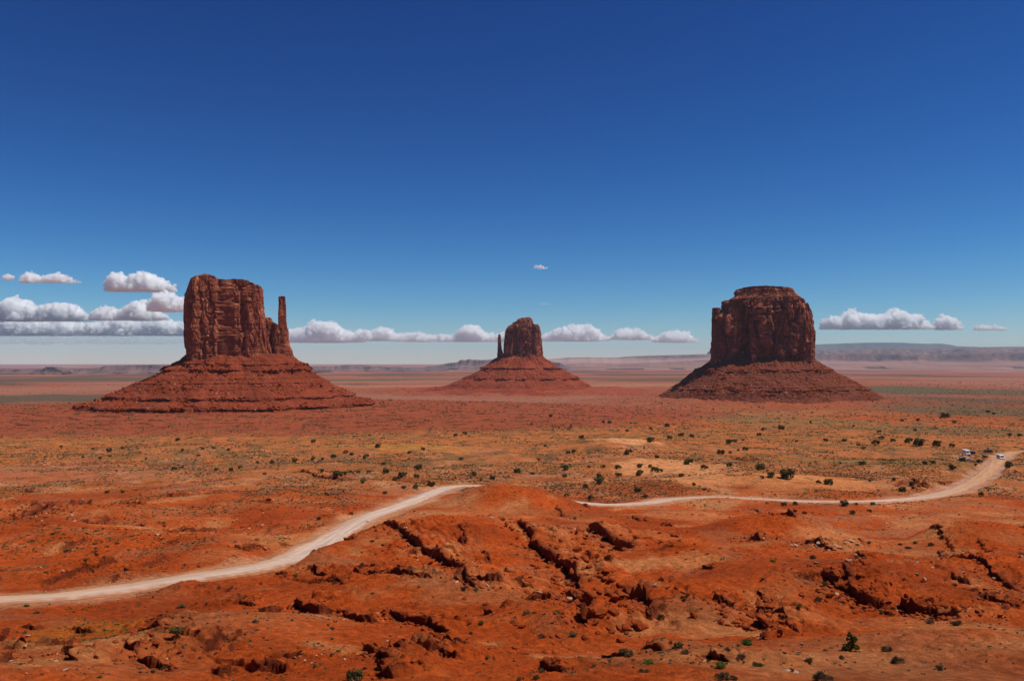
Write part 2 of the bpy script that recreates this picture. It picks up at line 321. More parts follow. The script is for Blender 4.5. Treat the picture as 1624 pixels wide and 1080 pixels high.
APR = [None]; ROCK_SHADE = [None]
APRONS = [(W(375, 600, 1500)[0], 1500.0, 900, 190, -71.5, .034, 1.9, 1.0), (W(1209, 600, 2300)[0], 2300.0, 900, 290, -90.5, .075, 2.4, 1.2), (W(830, 600, 3300)[0], 3300.0, 1300, 280, -92.0, .058, 3.2, 1.6)]
def road_z(x, y): return base(depth(x, y)) - 0.05
def terrain(x, y):
    """height and sideways displacement of the ground, and masks for its colour"""
    D = depth(x, y); z = base(D); near = sst(12, 45, D)
    rd, rs, rt, rl = polydist(x, y, ROAD, 60)
    free = sst(4.5, 15, rd)*sst(0, 1, 1.0)
    und = near*(1.4*noise2(x/38, y/38, 1, D < 3000) + 0.7*noise2(x/14, y/14, 2, D < 1800)) * (1-0.6*sst(1200, 3000, D)) + 2.2*noise2(x/130, y/130, 3, D < 8000)*sst(90, 260, D) + 3.2*noise2(x/520, y/520, 4)*sst(500, 1100, D)*(1-sst(15000, 30000, D))
    cut = sst(0.0, 1.0, rd/16); und = und*cut
    md = np.zeros_like(z)
    for px, py, rx, ry, h in MOUNDS:
        X, Y, _ = W(px, py)
        k = (np.abs(x-X) < rx*3.2) & (np.abs(y-Y) < ry*3.2)
        if not k.any(): continue
        u = (x[k]-X)/rx + 0.25*noise2(x[k]/rx/.9, y[k]/rx/.9, 21); v = (y[k]-Y)/ry + 0.25*noise2(x[k]/ry/.9, y[k]/ry/.9, 22)
        md[k] += h*(1.0 if py < 830 else 1.15)*np.exp(-(u*u+v*v)*0.75)*(1 if h < 1.4 else 1)
    md = md*sst(3.2, 9, rd)
    z = z+und+md
    APR[0] = []
    for bx, by, R_, r0, z0_, sl, st_, amp_ in APRONS:
        kq = np.nonzero((np.hypot(x-bx, y-by) < R_)); xx, yy = x[kq], y[kq]
        if not len(xx): continue
        r_ = np.hypot((xx-bx)*np.where(xx > bx, .80, .92), yy-by)+amp_*(55*noise2(xx/170, yy/170, 71)+20*noise2(xx/50, yy/50, 72))
        za = z0_-sl*(r_-r0)-0.00004*np.maximum(r_-r0*1.7, 0)**2 + 1.3*noise2(xx/60, yy/60, 73)
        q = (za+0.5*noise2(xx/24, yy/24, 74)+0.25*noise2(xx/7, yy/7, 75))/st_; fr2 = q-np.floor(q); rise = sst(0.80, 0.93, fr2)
        za = za+(np.floor(q)+rise-q)*st_*0.9
        z0 = z[kq]; h_ = np.clip(0.5+0.5*(za-z0)/2.5, 0, 1); z[kq] = z0*(1-h_)+za*h_+2.5*h_*(1-h_)
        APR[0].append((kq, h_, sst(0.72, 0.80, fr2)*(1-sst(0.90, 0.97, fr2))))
    # broken benches: a warped staircase of the rock layers, patchy
    step = 1.15; wv = z + 1.5*noise2(x/22, y/22, 31, D < 900) + 0.35*noise2(x/5, y/5, 32, D < 900)
    u = wv/step; fr = u-np.floor(u); st = (np.floor(u)+sst(0.88, 0.99, fr)*1.0)*step - wv + step*0.45
    patch = sst(0.12, 0.5, noise2(x/33, y/33, 33, D < 900)+0.35*noise2(x/9, y/9, 34, D < 900)) * sst(40, 60, D)*(1-sst(420, 900, D))
    patch = patch*sst(6, 14, rd)*(1-sst(0.6, 1.1, (x-W(1450, 1030)[0])/8)*(D < 80))
    z = z + st*0.42*patch
    # long ledges
    ROCK_SHADE[0] = np.zeros_like(z)
    dxx = np.zeros_like(z); dyy = np.zeros_like(z); dark = np.zeros_like(z)
    for P, a, ov, l in LEDW:
        k = np.nonzero(near_poly(x, y, P, l*3))
        if len(k[0]) == 0: continue
        xx, yy = x[k], y[k]; sc = max(0.6, a)
        d, s, t, Lt = polydist(xx, yy, P, l*3)
        jag = 0.95*noise2(xx/(3.1*sc), yy/(3.1*sc), 41)+0.55*noise2(xx/(1.2*sc), yy/(1.2*sc), 42)+0.3*noise2(xx/(.42*sc), yy/(.42*sc), 44)
        sd_ = d*s + jag*min(1.0, sc*.8)*(0.6 if a > 1 else 1.0)
        en = np.minimum(1, np.minimum(t, Lt-t)/(Lt*0.22+1e-6))*np.where(d > l*3, 0, 1)*(1-sst(l*2, l*3, d))
        en = np.clip(en*1.6, 0, 1)
        hv = 1.1*a*np.clip(0.80+0.55*noise2(xx/(2.6*sc), yy/(2.6*sc), 43)+0.35*noise2(xx/(.8*sc), yy/(.8*sc), 45), 0.05, 1.35)*en
        top = sst(-0.10*sc, 0.12*sc, sd_); s2 = sd_-(1.7+1.1*noise2(xx/(2*sc), yy/(2*sc), 46))*sc; top2 = sst(-0.1*sc, 0.15*sc, s2)
        z[k] += hv*(top*np.exp(-np.maximum(sd_, 0)/l)*(0.72+0.38*top2) - 0.22*(1-top)*np.exp(np.minimum(sd_, 0)/(1.3*sc)))
        z[k] += 0.16*a*en*np.exp(-(sd_/(2.4*sc))**2)*noise2(xx/(.55*sc), yy/(.55*sc), 47)     # crumbled blocks along the edge
        lip = top*(1-sst(0.2*sc, 1.6*sc, sd_))*ov*0.95*en*np.clip(0.6+1.2*noise2(xx/(1.5*sc), yy/(1.5*sc), 48), 0, 1.3)
        ROCK_SHADE[0][k] = np.maximum(ROCK_SHADE[0][k], np.clip(en*1.5, 0, 1)*sst(-.75*sc, -.3*sc, sd_)*(1-sst(.12*sc, .7*sc, sd_)))
        e = P[-1]-P[0]; e = e/np.linalg.norm(e); nx, ny = e[1], -e[0]
        dxx[k] += nx*lip; dyy[k] += ny*lip
    # blocky broken ground
    for px, py, rx, ry, a in ROCKY:
        X, Y, _ = W(px, py); q = np.hypot((x-X)/rx, (y-Y)/ry); k = np.nonzero(q < 1.6)
        if len(k[0]) == 0: continue
        xx, yy = x[k], y[k]; mk = (1-sst(0.45, 1.0, q[k]+0.4*noise2(xx/3, yy/3, 55)))
        b1 = noise2(xx/1.9, yy/1.9, 56); b2 = noise2(xx/.8, yy/.8, 57)
        z[k] += 0.62*a*mk*(0.8*np.round(b1*3+0.8*b2)/3 + 0.25*np.abs(b1) + 0.3*b2)
    # levelled ground of the lookout
    X, Y, _ = W(1548, 722); k2 = (1-sst(0.75, 1.25, np.hypot((x-X)/17, (y-Y)/24))); z = z*(1-k2)+(base(D))*k2
    # road bed
    rz = road_z(x, y); kk = 1-sst(4.2, 7.5, rd)
    z = z*(1-kk)+(rz-0.12)*kk; dxx *= 1-kk; dyy *= 1-kk
    # small-scale roughness
    rough = near*(0.10*noise2(x/2.2, y/2.2, 51, D < 900)+0.07*noise2(x/.8, y/.8, 52, D < 320)+0.045*np.abs(noise2(x/.33, y/.33, 53, D < 170)))
    rg = 0.5+1.5*sst(0.0, 0.5, noise2(x/20, y/20, 54, D < 900))
    z = z + rough*rg*(1-kk)
    return z, dxx, dyy, rd, patch, D

# ---------------------------------------------------------------- ground sheet: one sheet, finer near the viewpoint, out to the horizon
def make_rows():
    r = list(np.exp(np.linspace(math.log(0.5), math.log(46), 60)))
    py = np.concatenate([np.arange(1100, 770, -0.36), np.arange(770, 690, -0.30), np.arange(690, 588, -0.34)])
    r += [depth_of_row(p) for p in py]
    r = np.unique(np.round(r, 4)); r = r[r < 15000]
    return np.concatenate([r, np.exp(np.linspace(math.log(15200), math.log(47000), 60))])
ROWS = make_rows()
_hf = 0.64
AZ = np.concatenate([np.linspace(-math.pi, -_hf, 90, endpoint=False), np.linspace(-_hf, _hf, 1250), np.linspace(_hf, math.pi, 91)[1:-1]])
NR, NC = len(ROWS), len(AZ)
rr = ROWS[:, None]/np.cos(np.minimum(np.abs(AZ), math.radians(42)))[None, :]
GX = rr*np.sin(AZ)[None, :]; GY = rr*np.cos(AZ)[None, :]
GZ, DX, DY, RD, PATCH, GD = terrain(GX, GY)

# colour of the ground: kinds of soil and cover where they lie
def ground_colour():
    x, y, D = GX, GY, GD
    red = np.array([0.37, 0.080, 0.024]); orange = np.array([0.39, 0.135, 0.048]); pink = np.array([0.37, 0.135, 0.075])
    deep = np.array([0.27, 0.060, 0.024]); scrub = np.array([0.13, 0.085, 0.045]); pale = np.array([0.55, 0.32, 0.20]); olive = np.array([0.26, 0.14, 0.05])
    def L(c, k): return C + (c-C)*k[..., None]
    C = np.broadcast_to(red, x.shape+(3,)).copy()
    n1 = fbm2(x/45, y/45, 4, 61, m=D < 1500); n2 = fbm2(x/160, y/160, 4, 65, m=D < 9000); n3 = fbm2(x/12, y/12, 4, 69, m=D < 800)
    C = L(orange, sst(210, 330, D+40*n1)*0.9*(1-sst(900, 1500, D)))
    C = L(pink, sst(0.15, 0.55, n1+0.3*n3)*0.6*(1-sst(500, 800, D)))
    C = L(deep, sst(0.0, 0.45, -n1-0.25*n3)*0.75*(1-sst(260, 420, D)))
    C = L(np.array([0.40, 0.17, 0.10]), sst(0.2, 0.6, fbm2(x/27+5, y/27, 4, 75, m=D < 900))*0.5*(1-sst(500, 800, D)))
    C = L(pale*0.85, sst(0.30, 0.75, n3+0.5*n1)*0.42*(1-sst(300, 600, D)))
    C = L(np.array([0.30, 0.125, 0.085]), sst(0.15, 0.55, fbm2(x/19+3, y/19, 4, 78, m=D < 800))*0.55*(1-sst(450, 700, D)))
    # scrub cover on the flats beyond the road
    n4 = fbm2(x/13, y/30, 5, 73, m=D < 9000)
    C = L(scrub, sst(-0.05, 0.45, n4+0.25*n2)*0.7*sst(280, 460, D)*(1-sst(6000, 9000, D)))
    C = L(olive, sst(0.1, 0.5, n2+0.3*n4)*0.25*sst(330, 500, D)*(1-sst(2500, 4000, D)))
    # far plain: broad patches of cover and bare earth
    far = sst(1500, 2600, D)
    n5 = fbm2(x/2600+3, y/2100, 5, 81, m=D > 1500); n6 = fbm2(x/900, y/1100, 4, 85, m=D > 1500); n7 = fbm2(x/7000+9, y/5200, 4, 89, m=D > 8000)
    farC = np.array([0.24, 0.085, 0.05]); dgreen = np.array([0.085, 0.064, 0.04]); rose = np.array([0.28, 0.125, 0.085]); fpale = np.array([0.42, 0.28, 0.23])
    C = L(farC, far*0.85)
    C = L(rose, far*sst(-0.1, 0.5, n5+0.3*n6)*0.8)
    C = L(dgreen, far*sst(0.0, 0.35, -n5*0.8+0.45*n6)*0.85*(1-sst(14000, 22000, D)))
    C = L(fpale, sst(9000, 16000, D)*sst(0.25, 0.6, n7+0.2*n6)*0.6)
    # named patches: px, py, half-widths m, colour, strength
    for px, py, rx, ry, c, s in ((990, 713, 30, 100, (0.60, 0.29, 0.15), .92), (1060, 742, 34, 46, (0.56, 0.25, 0.12), .85), (1160, 765, 40, 34, (0.54, 0.24, 0.11), .8), (1260, 772, 40, 26, (0.50, 0.20, 0.09), .8), (60, 632, 620, 560, (0.085, 0.07, 0.05), .92), (200, 634, 200, 250, (0.085, 0.07, 0.05), .8),
            (60, 603, 2500, 900, (0.09, 0.07, 0.05), .8), (1480, 618, 500, 900, (0.10, 0.085, 0.045), .9), (1560, 652, 260, 700, (0.13, 0.085, 0.048), .9), (1500, 683, 140, 220, (0.17, 0.10, 0.05), .75), (1250, 668, 160, 300, (0.22, 0.13, 0.055), .6), (880, 660, 120, 300, (0.20, 0.12, 0.055), .6), (1400, 735, 50, 60, (0.20, 0.125, 0.05), .6), (1080, 655, 260, 300, (0.20, 0.115, 0.055), .75),
            (600, 602, 900, 600, (0.10, 0.085, 0.05), .8), (1000, 611, 800, 350, (0.36, 0.16, 0.09), .7), (1010, 601, 1800, 500, (0.12, 0.10, 0.06), .7), (1280, 655, 200, 160, (0.36, 0.15, 0.07), .4),
            (640, 715, 70, 55, (0.42, 0.19, 0.055), .7), (950, 700, 16, 60, (0.14, 0.13, 0.035), .5), (1430, 735, 45, 25, (0.22, 0.15, 0.045), .6), (300, 840, 12, 10, (0.44, 0.17, 0.09), .6), (445, 850, 10, 10, (0.46, 0.19, 0.11), .7), (170, 985, 8, 8, (0.36, 0.14, 0.035), .6),
            (660, 825, 16, 10, (0.40, 0.16, 0.10), .8), (1480, 835, 26, 12, (0.36, 0.14, 0.09), .8), (1080, 812, 20, 8, (0.42, 0.16, 0.09), .7), (1350, 850, 16, 9, (0.45, 0.20, 0.12), .7), (1350, 985, 9, 4, (0.40, 0.12, 0.055), .7),
            (900, 815, 22, 9, (0.30, 0.10, 0.05), .7), (1548, 722, 16, 20, (0.50, 0.24, 0.12), .85), (1560, 845, 11, 8, (0.16, 0.075, 0.06), .8), (650, 612, 500, 300, (0.42, 0.17, 0.11), .6), (30, 760, 60, 30, (0.38, 0.12, 0.07), .5), (160, 745, 60, 30, (0.38, 0.14, 0.09), .5)):
        X, Y, _ = W(px, py); u = (x-X)/rx; v = (y-Y)/ry; q = np.hypot(u, v); kk = q < 1.9; 
        k = q[kk] + 0.35*fbm2(u[kk]*1.6+px, v[kk]*1.6+py, 3, 95); ck = C[kk]
        C[kk] = ck + (np.array(c)-ck)*((1-sst(0.55, 1.0, k))*s)[:, None]
    # red earth round the foot of the buttes
    for bx, by, R0 in BUTTES_AT:
        k = np.hypot(x-bx, (y-by)); C = L(np.array([0.265, 0.064, 0.036]), (1-sst(R0*0.85, R0*1.45, k+0.35*R0*n2+0.2*R0*n1))*0.92)
    for ia, (kq, h_, rs_) in enumerate(APR[0]):
      if ia: h_ = h_*0.5*sst(-.35, .35, 0.8*h_-0.3+fbm2(x[kq]/90, y[kq]/90, 3, 109))
      C[kq] = C[kq]*(1-h_[:, None]*.95)+np.array([0.27, 0.066, 0.034])*(h_[:, None]*.95)
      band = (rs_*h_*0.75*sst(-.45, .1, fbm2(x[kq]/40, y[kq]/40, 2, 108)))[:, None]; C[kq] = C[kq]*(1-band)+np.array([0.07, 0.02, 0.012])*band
    C = L(np.array([0.15, 0.042, 0.030]), ROCK_SHADE[0]*0.85)      # bed rock of the ledges, with overhang shade painted into its dark tone
    # dust thrown beside the road
    dk = (1-sst(4.0, 7.0, RD+1.5*n3))*0.6; C = L(np.array([0.50, 0.34, 0.30]), dk)
    # fine clumps of low cover seen only as speckle
    sp = sst(0.25, 0.6, fbm2(x/3.2, y/4.5, 3, 99, m=(D > 200) & (D < 3000)))*sst(200, 320, D)*(1-sst(3000, 5000, D)); C = L(scrub*0.9, sp*0.55)
    sp = sst(0.3, 0.6, fbm2(x/14, y/22, 3, 102, m=(D > 700) & (D < 9000)))*sst(700, 1000, D)*(1-sst(7000, 9000, D)); C = L(scrub*0.8, sp*0.45)
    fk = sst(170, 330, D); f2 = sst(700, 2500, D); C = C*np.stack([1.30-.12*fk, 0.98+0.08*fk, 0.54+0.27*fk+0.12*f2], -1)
    return np.clip(C*(1+0.10*fbm2(x/1.4, y/1.4, 3, 105, m=D < 300)[..., None]*(D < 300)[..., None]), 0, 1)
BUTTES_AT = [(W(375, 600, 1500)[0], 1480, 500), (W(830, 600, 3300)[0], 3250, 420), (W(1210, 600, 2300)[0], 2300, 245)]
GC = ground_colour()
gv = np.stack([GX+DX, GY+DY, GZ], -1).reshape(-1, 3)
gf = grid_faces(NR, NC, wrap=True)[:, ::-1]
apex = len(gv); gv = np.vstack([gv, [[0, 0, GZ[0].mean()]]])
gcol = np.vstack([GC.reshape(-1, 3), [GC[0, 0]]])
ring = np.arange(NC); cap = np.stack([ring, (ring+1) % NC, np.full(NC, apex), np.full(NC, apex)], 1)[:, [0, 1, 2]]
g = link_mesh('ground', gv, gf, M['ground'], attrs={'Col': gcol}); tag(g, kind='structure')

def zat(x, y):                                          # height of the sheet
    x = np.asarray(x, float); y = np.asarray(y, float); D = depth(x, y); a = np.arctan2(x, y)
    r = np.interp(D, ROWS, np.arange(NR)); c = np.interp(a, AZ, np.arange(NC))
    r0 = np.clip(r.astype(int), 0, NR-2); c0 = np.clip(c.astype(int), 0, NC-2); fr, fc = r-r0, c-c0
    return (GZ[r0, c0]*(1-fr)+GZ[r0+1, c0]*fr)*(1-fc)+(GZ[r0, c0+1]*(1-fr)+GZ[r0+1, c0+1]*fr)*fc
def ground_at(px, py):                                  # where the sight line through a pixel first meets the ground
    ys = np.exp(np.linspace(math.log(40), math.log(9000), 1500)); dx, _, dz = W(px, py, 1.0)
    zz = zat(dx*ys, ys) - dz*ys; k = np.nonzero(zz > 0)[0]
    if len(k) == 0: Y = depth_of_row(py)
    else: Y = ys[k[0]]
    return (dx*Y, Y, float(zat(dx*Y, Y)))

# ---------------------------------------------------------------- dirt road
def build_road():
    P = ROAD; T = np.gradient(P, axis=0); T /= np.linalg.norm(T, axis=1)[:, None]; N = np.stack([-T[:, 1], T[:, 0]], 1)
    Lg = np.concatenate([[0], np.cumsum(np.hypot(*np.diff(P, axis=0).T))])
    s = np.linspace(0, Lg[-1], 1500); X = np.interp(s, Lg, P[:, 0]); Y = np.interp(s, Lg, P[:, 1]); NX = np.interp(s, Lg, N[:, 0]); NY = np.interp(s, Lg, N[:, 1])
    nl = np.hypot(NX, NY); NX /= nl; NY /= nl
    u = np.linspace(-1, 1, 17); hw = 3.15+0.35*noise2(s/9, s*0, 3)+0.3*noise2(s/3, s*0, 8)+1.3*np.exp(-((s-Lg[-1]*0.395)/14)**2)*0
    px_ = [W(500, 868)[0], W(500, 868)[1]]; hw = hw + 1.6*np.exp(-((np.hypot(X-px_[0], Y-px_[1]))/9)**2)
    VX = X[:, None]+NX[:, None]*u*hw[:, None]; VY = Y[:, None]+NY[:, None]*u*hw[:, None]
    VZ = road_z(VX, VY) + 0.16*(1-np.abs(u)**3)[None, :] - 0.10*(np.abs(u) > 0.99)[None, :] - 0.035*np.exp(-((np.abs(u)-0.42)/0.12)**2)[None, :] + 0.02*noise2(VX/1.5, VY/1.5, 4)
    c1 = np.array([0.60, 0.43, 0.33]); c2 = np.array([0.52, 0.26, 0.12]); D = VY
    k = sst(190, 330, D+20*noise2(VX/20, VY/20, 5))*0.85*(VX > 30) + 0.35*(1-sst(-60, -25, VX)); edge = np.abs(u)[None, :]**4*0.7
    left = (VX < -35)*(u[None, :] > 0)*0.35
    kk = np.clip(np.maximum(k, edge)+left, 0, 1)[..., None]; C = c1*(1-kk)+c2*kk; e2 = (sst(0.72, 1.0, np.abs(u)[None, :]+0.22*noise2(VX/1.3, VY/1.3, 6)+0.1*noise2(VX/4, VY/4, 9))*0.85)[..., None]; C = C*(1-e2)+np.array([0.43, 0.17, 0.085])*e2
    o = link_mesh('dirt_road', np.stack([VX, VY, VZ], -1).reshape(-1, 3), grid_faces(len(s), len(u)), M['road'], attrs={'Col': C.reshape(-1, 3)})
    uvl = o.data.uv_layers.new(name='UVMap'); vi = np.empty(len(o.data.loops), np.int32); o.data.loops.foreach_get('vertex_index', vi)
    uv = np.stack([np.broadcast_to(u[None, :]*0.5+0.5, VX.shape).ravel()[vi], np.broadcast_to(s[:, None], VX.shape).ravel()[vi]], 1)
    uvl.data.foreach_set('uv', uv.astype(np.float32).ravel())
    if o.data.polygons[0].normal.z < 0: o.data.flip_normals()
    tag(o, 'pale dirt road winding from the left edge behind the red knoll and away right', None, None, 'structure')
build_road()

# ---------------------------------------------------------------- buttes
class Frame:                                            # a butte's own axes: u across the line of sight, v away along it
    def __init__(s, px, Y):
        s.px, s.Y = px, Y; s.X = (px-CX)/F*Y; s.a = math.atan2(s.X, Y); s.zg = float(base(Y)); s.kz = Y/F; s.ku = Y*math.cos(s.a)/F
    def U(s, px): return (np.asarray(px, float)-s.px)*s.ku
    def Z(s, py): return (HZ-np.asarray(py, float))*s.kz - s.zg     # height above the foot
    def xyz(s, u, v, z):                                # local coordinates under the root at the foot
        ca, sa = math.cos(s.a), math.sin(s.a); return np.stack([u*ca+v*sa, -u*sa+v*ca, z], -1)
    def root(s, name): return empty(name, (s.X, s.Y, s.zg))

def tower(fr, name, root, mat, left, right, sky, depth_m, v0=0.0, seed=0, nu=620, nv=230, exp=3.2, flute=1.0, strata=1.0, zb_py=590, cuts=()):
    """a sheer rock mass: left/right edges [(py, px)], skyline [(px, py)] in the photograph's pixels at the butte's distance"""
    lz = np.array(sorted((float(fr.Z(p)), float(fr.U(q))) for p, q in left)); rz = np.array(sorted((float(fr.Z(p)), float(fr.U(q))) for p, q in right))
    sk = np.array(sorted((float(fr.U(q)), float(fr.Z(p))) for q, p in sky)); zb = float(fr.Z(zb_py)); zt = sk[:, 1].max()
    ph = np.linspace(0, 2*np.pi, nu, endpoint=False)[None, :]; V = np.linspace(0, 1, nv)[:, None]
    c, sn = np.cos(ph), np.sin(ph); ex = np.sign(c)*np.abs(c)**(2/exp); ey = np.sign(sn)*np.abs(sn)**(2/exp)
    zz = zb+(zt-zb)*V
    for it in range(2):
        l = np.interp(zz, lz[:, 0], lz[:, 1]); r = np.interp(zz, rz[:, 0], rz[:, 1]); mid, hw = (l+r)/2, (r-l)/2
        u = mid+hw*ex+0*zz; top = np.interp(u, sk[:, 0], sk[:, 1]); zz = zb+(top-zb)*V
    w0 = (rz[:, 1].max()-lz[:, 1].min())/2; v = depth_m*ey*(0.35+0.65*hw/w0); z = zz
    # buttresses and clefts run down the wall, beds run round it
    S = w0; cu, cv = u/S, v/S
    big = noise3(cu*2.6+seed, cv*2.6, z/S*0.35, 3+seed); mid_ = noise3(cu*6.5, cv*6.5+seed, z/S*0.8, 13+seed); crack = 1-np.abs(noise3(cu*9, cv*9, z/S*0.7+seed, 23+seed))*2.6
    crack = np.clip(crack, 0, 1)**3; fine = fbm3(u/7, v/7, z/16, 4, 33+seed)
    h = (z-zb)/(zt-zb); bed = noise2(z/2.6, z*0+seed, 43+seed)*0.8+noise2(z/6.0, z*0+seed, 44+seed)
    bedw = np.clip(sst(0.9, 1.0, h)+(1-sst(0.16, 0.30, h)), 0, 1)
    amp = 0.055*S*flute
    alc = fbm3(cu*3.6, cv*3.6, z/S*2.6, 3, 53+seed)      # hollows where slabs have fallen
    blk = np.floor(noise3(cu*5, cv*5, z/S*3.0, 63+seed)*4)/4
    wu, wv = u+3*noise3(u/12, v/12, z/20, 91), v+3*noise3(u/12, v/12, z/20, 92); cs = 0.20*S
    s1, e1 = slabs3(wu/cs, wv/cs, z/(cs*3.2), 1+seed); s2, e2 = slabs3(wu/(cs*.42), wv/(cs*.42), z/(cs*1.1), 2+seed)
    disp = amp*(0.75*big+0.2*mid_-0.35*crack+0.35*alc+1.5*(s1-.5)+0.75*(s2-.5)-0.8*(1-sst(0, .09, e1))-0.3*(1-sst(0, .12, e2)))+0.75*fine*min(1.0, S/40)+strata*(0.55+1.1*bedw)*bed*min(1.0, S/45)
    edge = np.clip(np.abs(ex)**6, 0, 1); disp = disp*(1-0.55*edge)     # keeps the measured outline
    for (cpx, cw, cd_, z0, z1) in cuts:                 # deep clefts: px, half-width px, depth m, rows from-to
        cc = fr.U(cpx); zz0, zz1 = fr.Z(z1), fr.Z(z0)
        m = np.exp(-((u-cc+6*noise2(z/40, z*0+cpx, 71))/(cw*fr.ku))**2)*(ey < 0)*sst(zz0-8, zz0+4, z)*(1-sst(zz1-4, zz1+4, z))
        disp = disp - cd_*m
    nl = np.hypot(ex/max(w0, 1), ey/depth_m)+1e-9; nx, ny = ex/max(w0, 1)/nl, ey/depth_m/nl
    u2, v2 = u+nx*disp, v+ny*disp
    z2 = z + (0.8*fbm3(u/9, v/9, z*0, 3, 73+seed)+0.6*blk)*sst(0.85, 1.0, V)*min(1.0, S/50)
    rings = [fr.xyz(u2, v2+v0, z2)]
    tu, tv, tz = u2[-1], v2[-1], z2[-1]; mu, mv = tu.mean(), tv.mean(); caps = []
    for k in np.linspace(0.96, 0.0, 26):                # the top surface
        uu, vv = mu+(tu-mu)*k, mv+(tv-mv)*k; sz = np.interp(uu, sk[:, 0], sk[:, 1])
        q = (1-k)**0.6; bumpy = fbm2(uu/11+seed, vv/11, 4, 83+seed)*1.3*min(1, S/50)
        caps.append(fr.xyz(uu, vv+v0, tz*(1-q)+sz*q+bumpy*sst(0, .2, 1-k)-0.8))
    P = np.concatenate([rings[0].reshape(-1, 3), np.stack(caps).reshape(-1, 3)])
    return link_mesh(name, P, grid_faces(nv+26, nu, wrap=True), mat, root)

def talus(fr, name, root, mat, levels, front_k, plan, seed=0, nu=1300, sub=6, gully=1.0, benches=(), terr=None):
    """levels: (py, left px, right px) of the slope's outline; plan = half width, half depth of the rock above"""
    L = np.array([(float(fr.Z(p)), -float(fr.U(l)), float(fr.U(r))) for p, l, r in levels]); n = len(L)
    t = np.linspace(0, n-1, (n-1)*sub+1); i = np.clip(t.astype(int), 0, n-2); f = t-i
    z = (L[i, 0]*(1-f)+L[i+1, 0]*f)[:, None]; rl = (L[i, 1]*(1-f)+L[i+1, 1]*f)[:, None]; rr_ = (L[i, 2]*(1-f)+L[i+1, 2]*f)[:, None]
    ph = np.linspace(0, 2*np.pi, nu, endpoint=False)[None, :]; c, sn = np.cos(ph), np.sin(ph)
    side = np.where(c > 0, rr_, rl); out = (rl+rr_)/2-(L[0, 1]+L[0, 2])/2       # how far the slope has run out
    fk = np.interp(np.arange(len(t))/sub, np.arange(n), front_k)[:, None]
    fb = plan[1]+out*fk
    ex = 2.6-0.6*sst(0, plan[0]*1.2, out)
    r = 1/((np.abs(c)/side)**ex+(np.abs(sn)/fb)**ex)**(1/ex)
    zz = z+0*r; u, v = r*c, r*sn
    gx = sst(0, 25, out)
    if terr:                                            # thin beds stepping down the low apron
        st = terr[1]; q = (zz+0.7*st*noise2(u/150, v/110, 61)+0.22*st*noise2(u/18, v/18, 62))/st; fr_ = q-np.floor(q)
        wq = sst(terr[0], terr[0]+0.5, t)[:, None]; zz = zz+0.6*st*noise2(u/85, v/60, 63)*wq; zz = zz + (np.floor(q)+sst(0.84, 0.95, fr_)-q)*st*sst(terr[0], terr[0]+0.5, t)[:, None]
    wob = 9.0*noise2(u/75+seed, v/75, 3+seed)+5.0*noise2(u/34, v/34+seed, 4+seed)+9.0*fbm2(ph*4.5+0*r, zz/120+seed, 3, 14+seed)
    gl = gully*(fbm2(ph*22+0*r, zz/90, 3, 5+seed)*1.3+fbm2(ph*60+0*r, zz/50, 2, 6+seed)*0.4)+2.6*fbm3(u/26, v/26, zz/13, 3, 15+seed)
    rough = fbm2(u/9, v/9, 4, 7+seed)*1.7+np.abs(fbm2(u/3.5, v/3.5, 2, 8+seed))*0.9
    steep = 0
    for (p0, amt, s_) in benches:                       # beds of hard rock that stand out as small cliffs
        zc = float(fr.Z(p0)); on = sst(-0.35, 0.15, noise2(ph*s_+p0, ph*0+seed, 9))
        zw = zz-zc+2.2*noise2(u/55, v/55, 18)+1.2*noise2(u/20, v/20, 11)
        steep = steep + 2.3*amt*on*(sst(-amt*0.5, -0.1*amt, zw)*(1-sst(0, amt*3.2, zw)))*(1+0.6*noise2(u/9, v/9, 12))
    dr = (wob*0.6+gl)*gx+rough+steep
    d0 = np.hypot(u, v); k = 1+dr/d0; zz = zz+0.35*rough+0.5*steep*0
    P = fr.xyz(u*k, v*k, zz)
    return link_mesh(name, P.reshape(-1, 3), grid_faces(len(t), nu, wrap=True)[:, ::-1], mat, root)

_ico = None
def rock_template(seed, sub=2, flat=0.7):
    bm = bmesh.new(); bmesh.ops.create_icosphere(bm, subdivisions=sub, radius=1.0)
    v = np.array([q.co[:] for q in bm.verts]); f = np.array([[q.index for q in p.verts] for p in bm.faces]); bm.free()
    rg = np.random.default_rng(seed)
    for k in range(9):                                  # planes knocked off a lump
        n = rg.normal(size=3); n /= np.linalg.norm(n); d = rg.uniform(0.45, 0.85); s = v@n; v = v-np.maximum(s-d, 0)[:, None]*n
    v = v*(1+0.10*noise3(v[:, 0]*2+seed, v[:, 1]*2, v[:, 2]*2, seed))[:, None]*np.array([1, rg.uniform(.65, .95), flat]); return v, f
ROCKS = [rock_template(100+i, 2, (0.75, 0.6, 0.45, 0.8)[i % 4]) for i in range(8)]
ROCKS_LO = [rock_template(200+i, 1, (0.75, 0.55, 0.4, 0.8)[i % 4]) for i in range(6)]
SLABS = [rock_template(300+i, 1, 0.2) for i in range(4)]
def scatter_mesh(templ, pts, sizes, rg, tilt=0.3):
    VV, FF, n = [], [], 0
    ti = rg.integers(0, len(templ), len(pts))
    for i, (p, s) in enumerate(zip(pts, sizes)):
        v, f = templ[ti[i]]; a = rg.uniform(0, 6.283); ca, sa = math.cos(a), math.sin(a); tx, ty = rg.normal(0, tilt, 2)
        x = v[:, 0]*ca-v[:, 1]*sa; y = v[:, 0]*sa+v[:, 1]*ca; z = v[:, 2]+x*tx+y*ty
        VV.append(np.stack([x*s+p[0], y*s+p[1], z*s+p[2]], 1)); FF.append(f+n); n += len(v)
    return np.concatenate(VV), np.concatenate(FF)
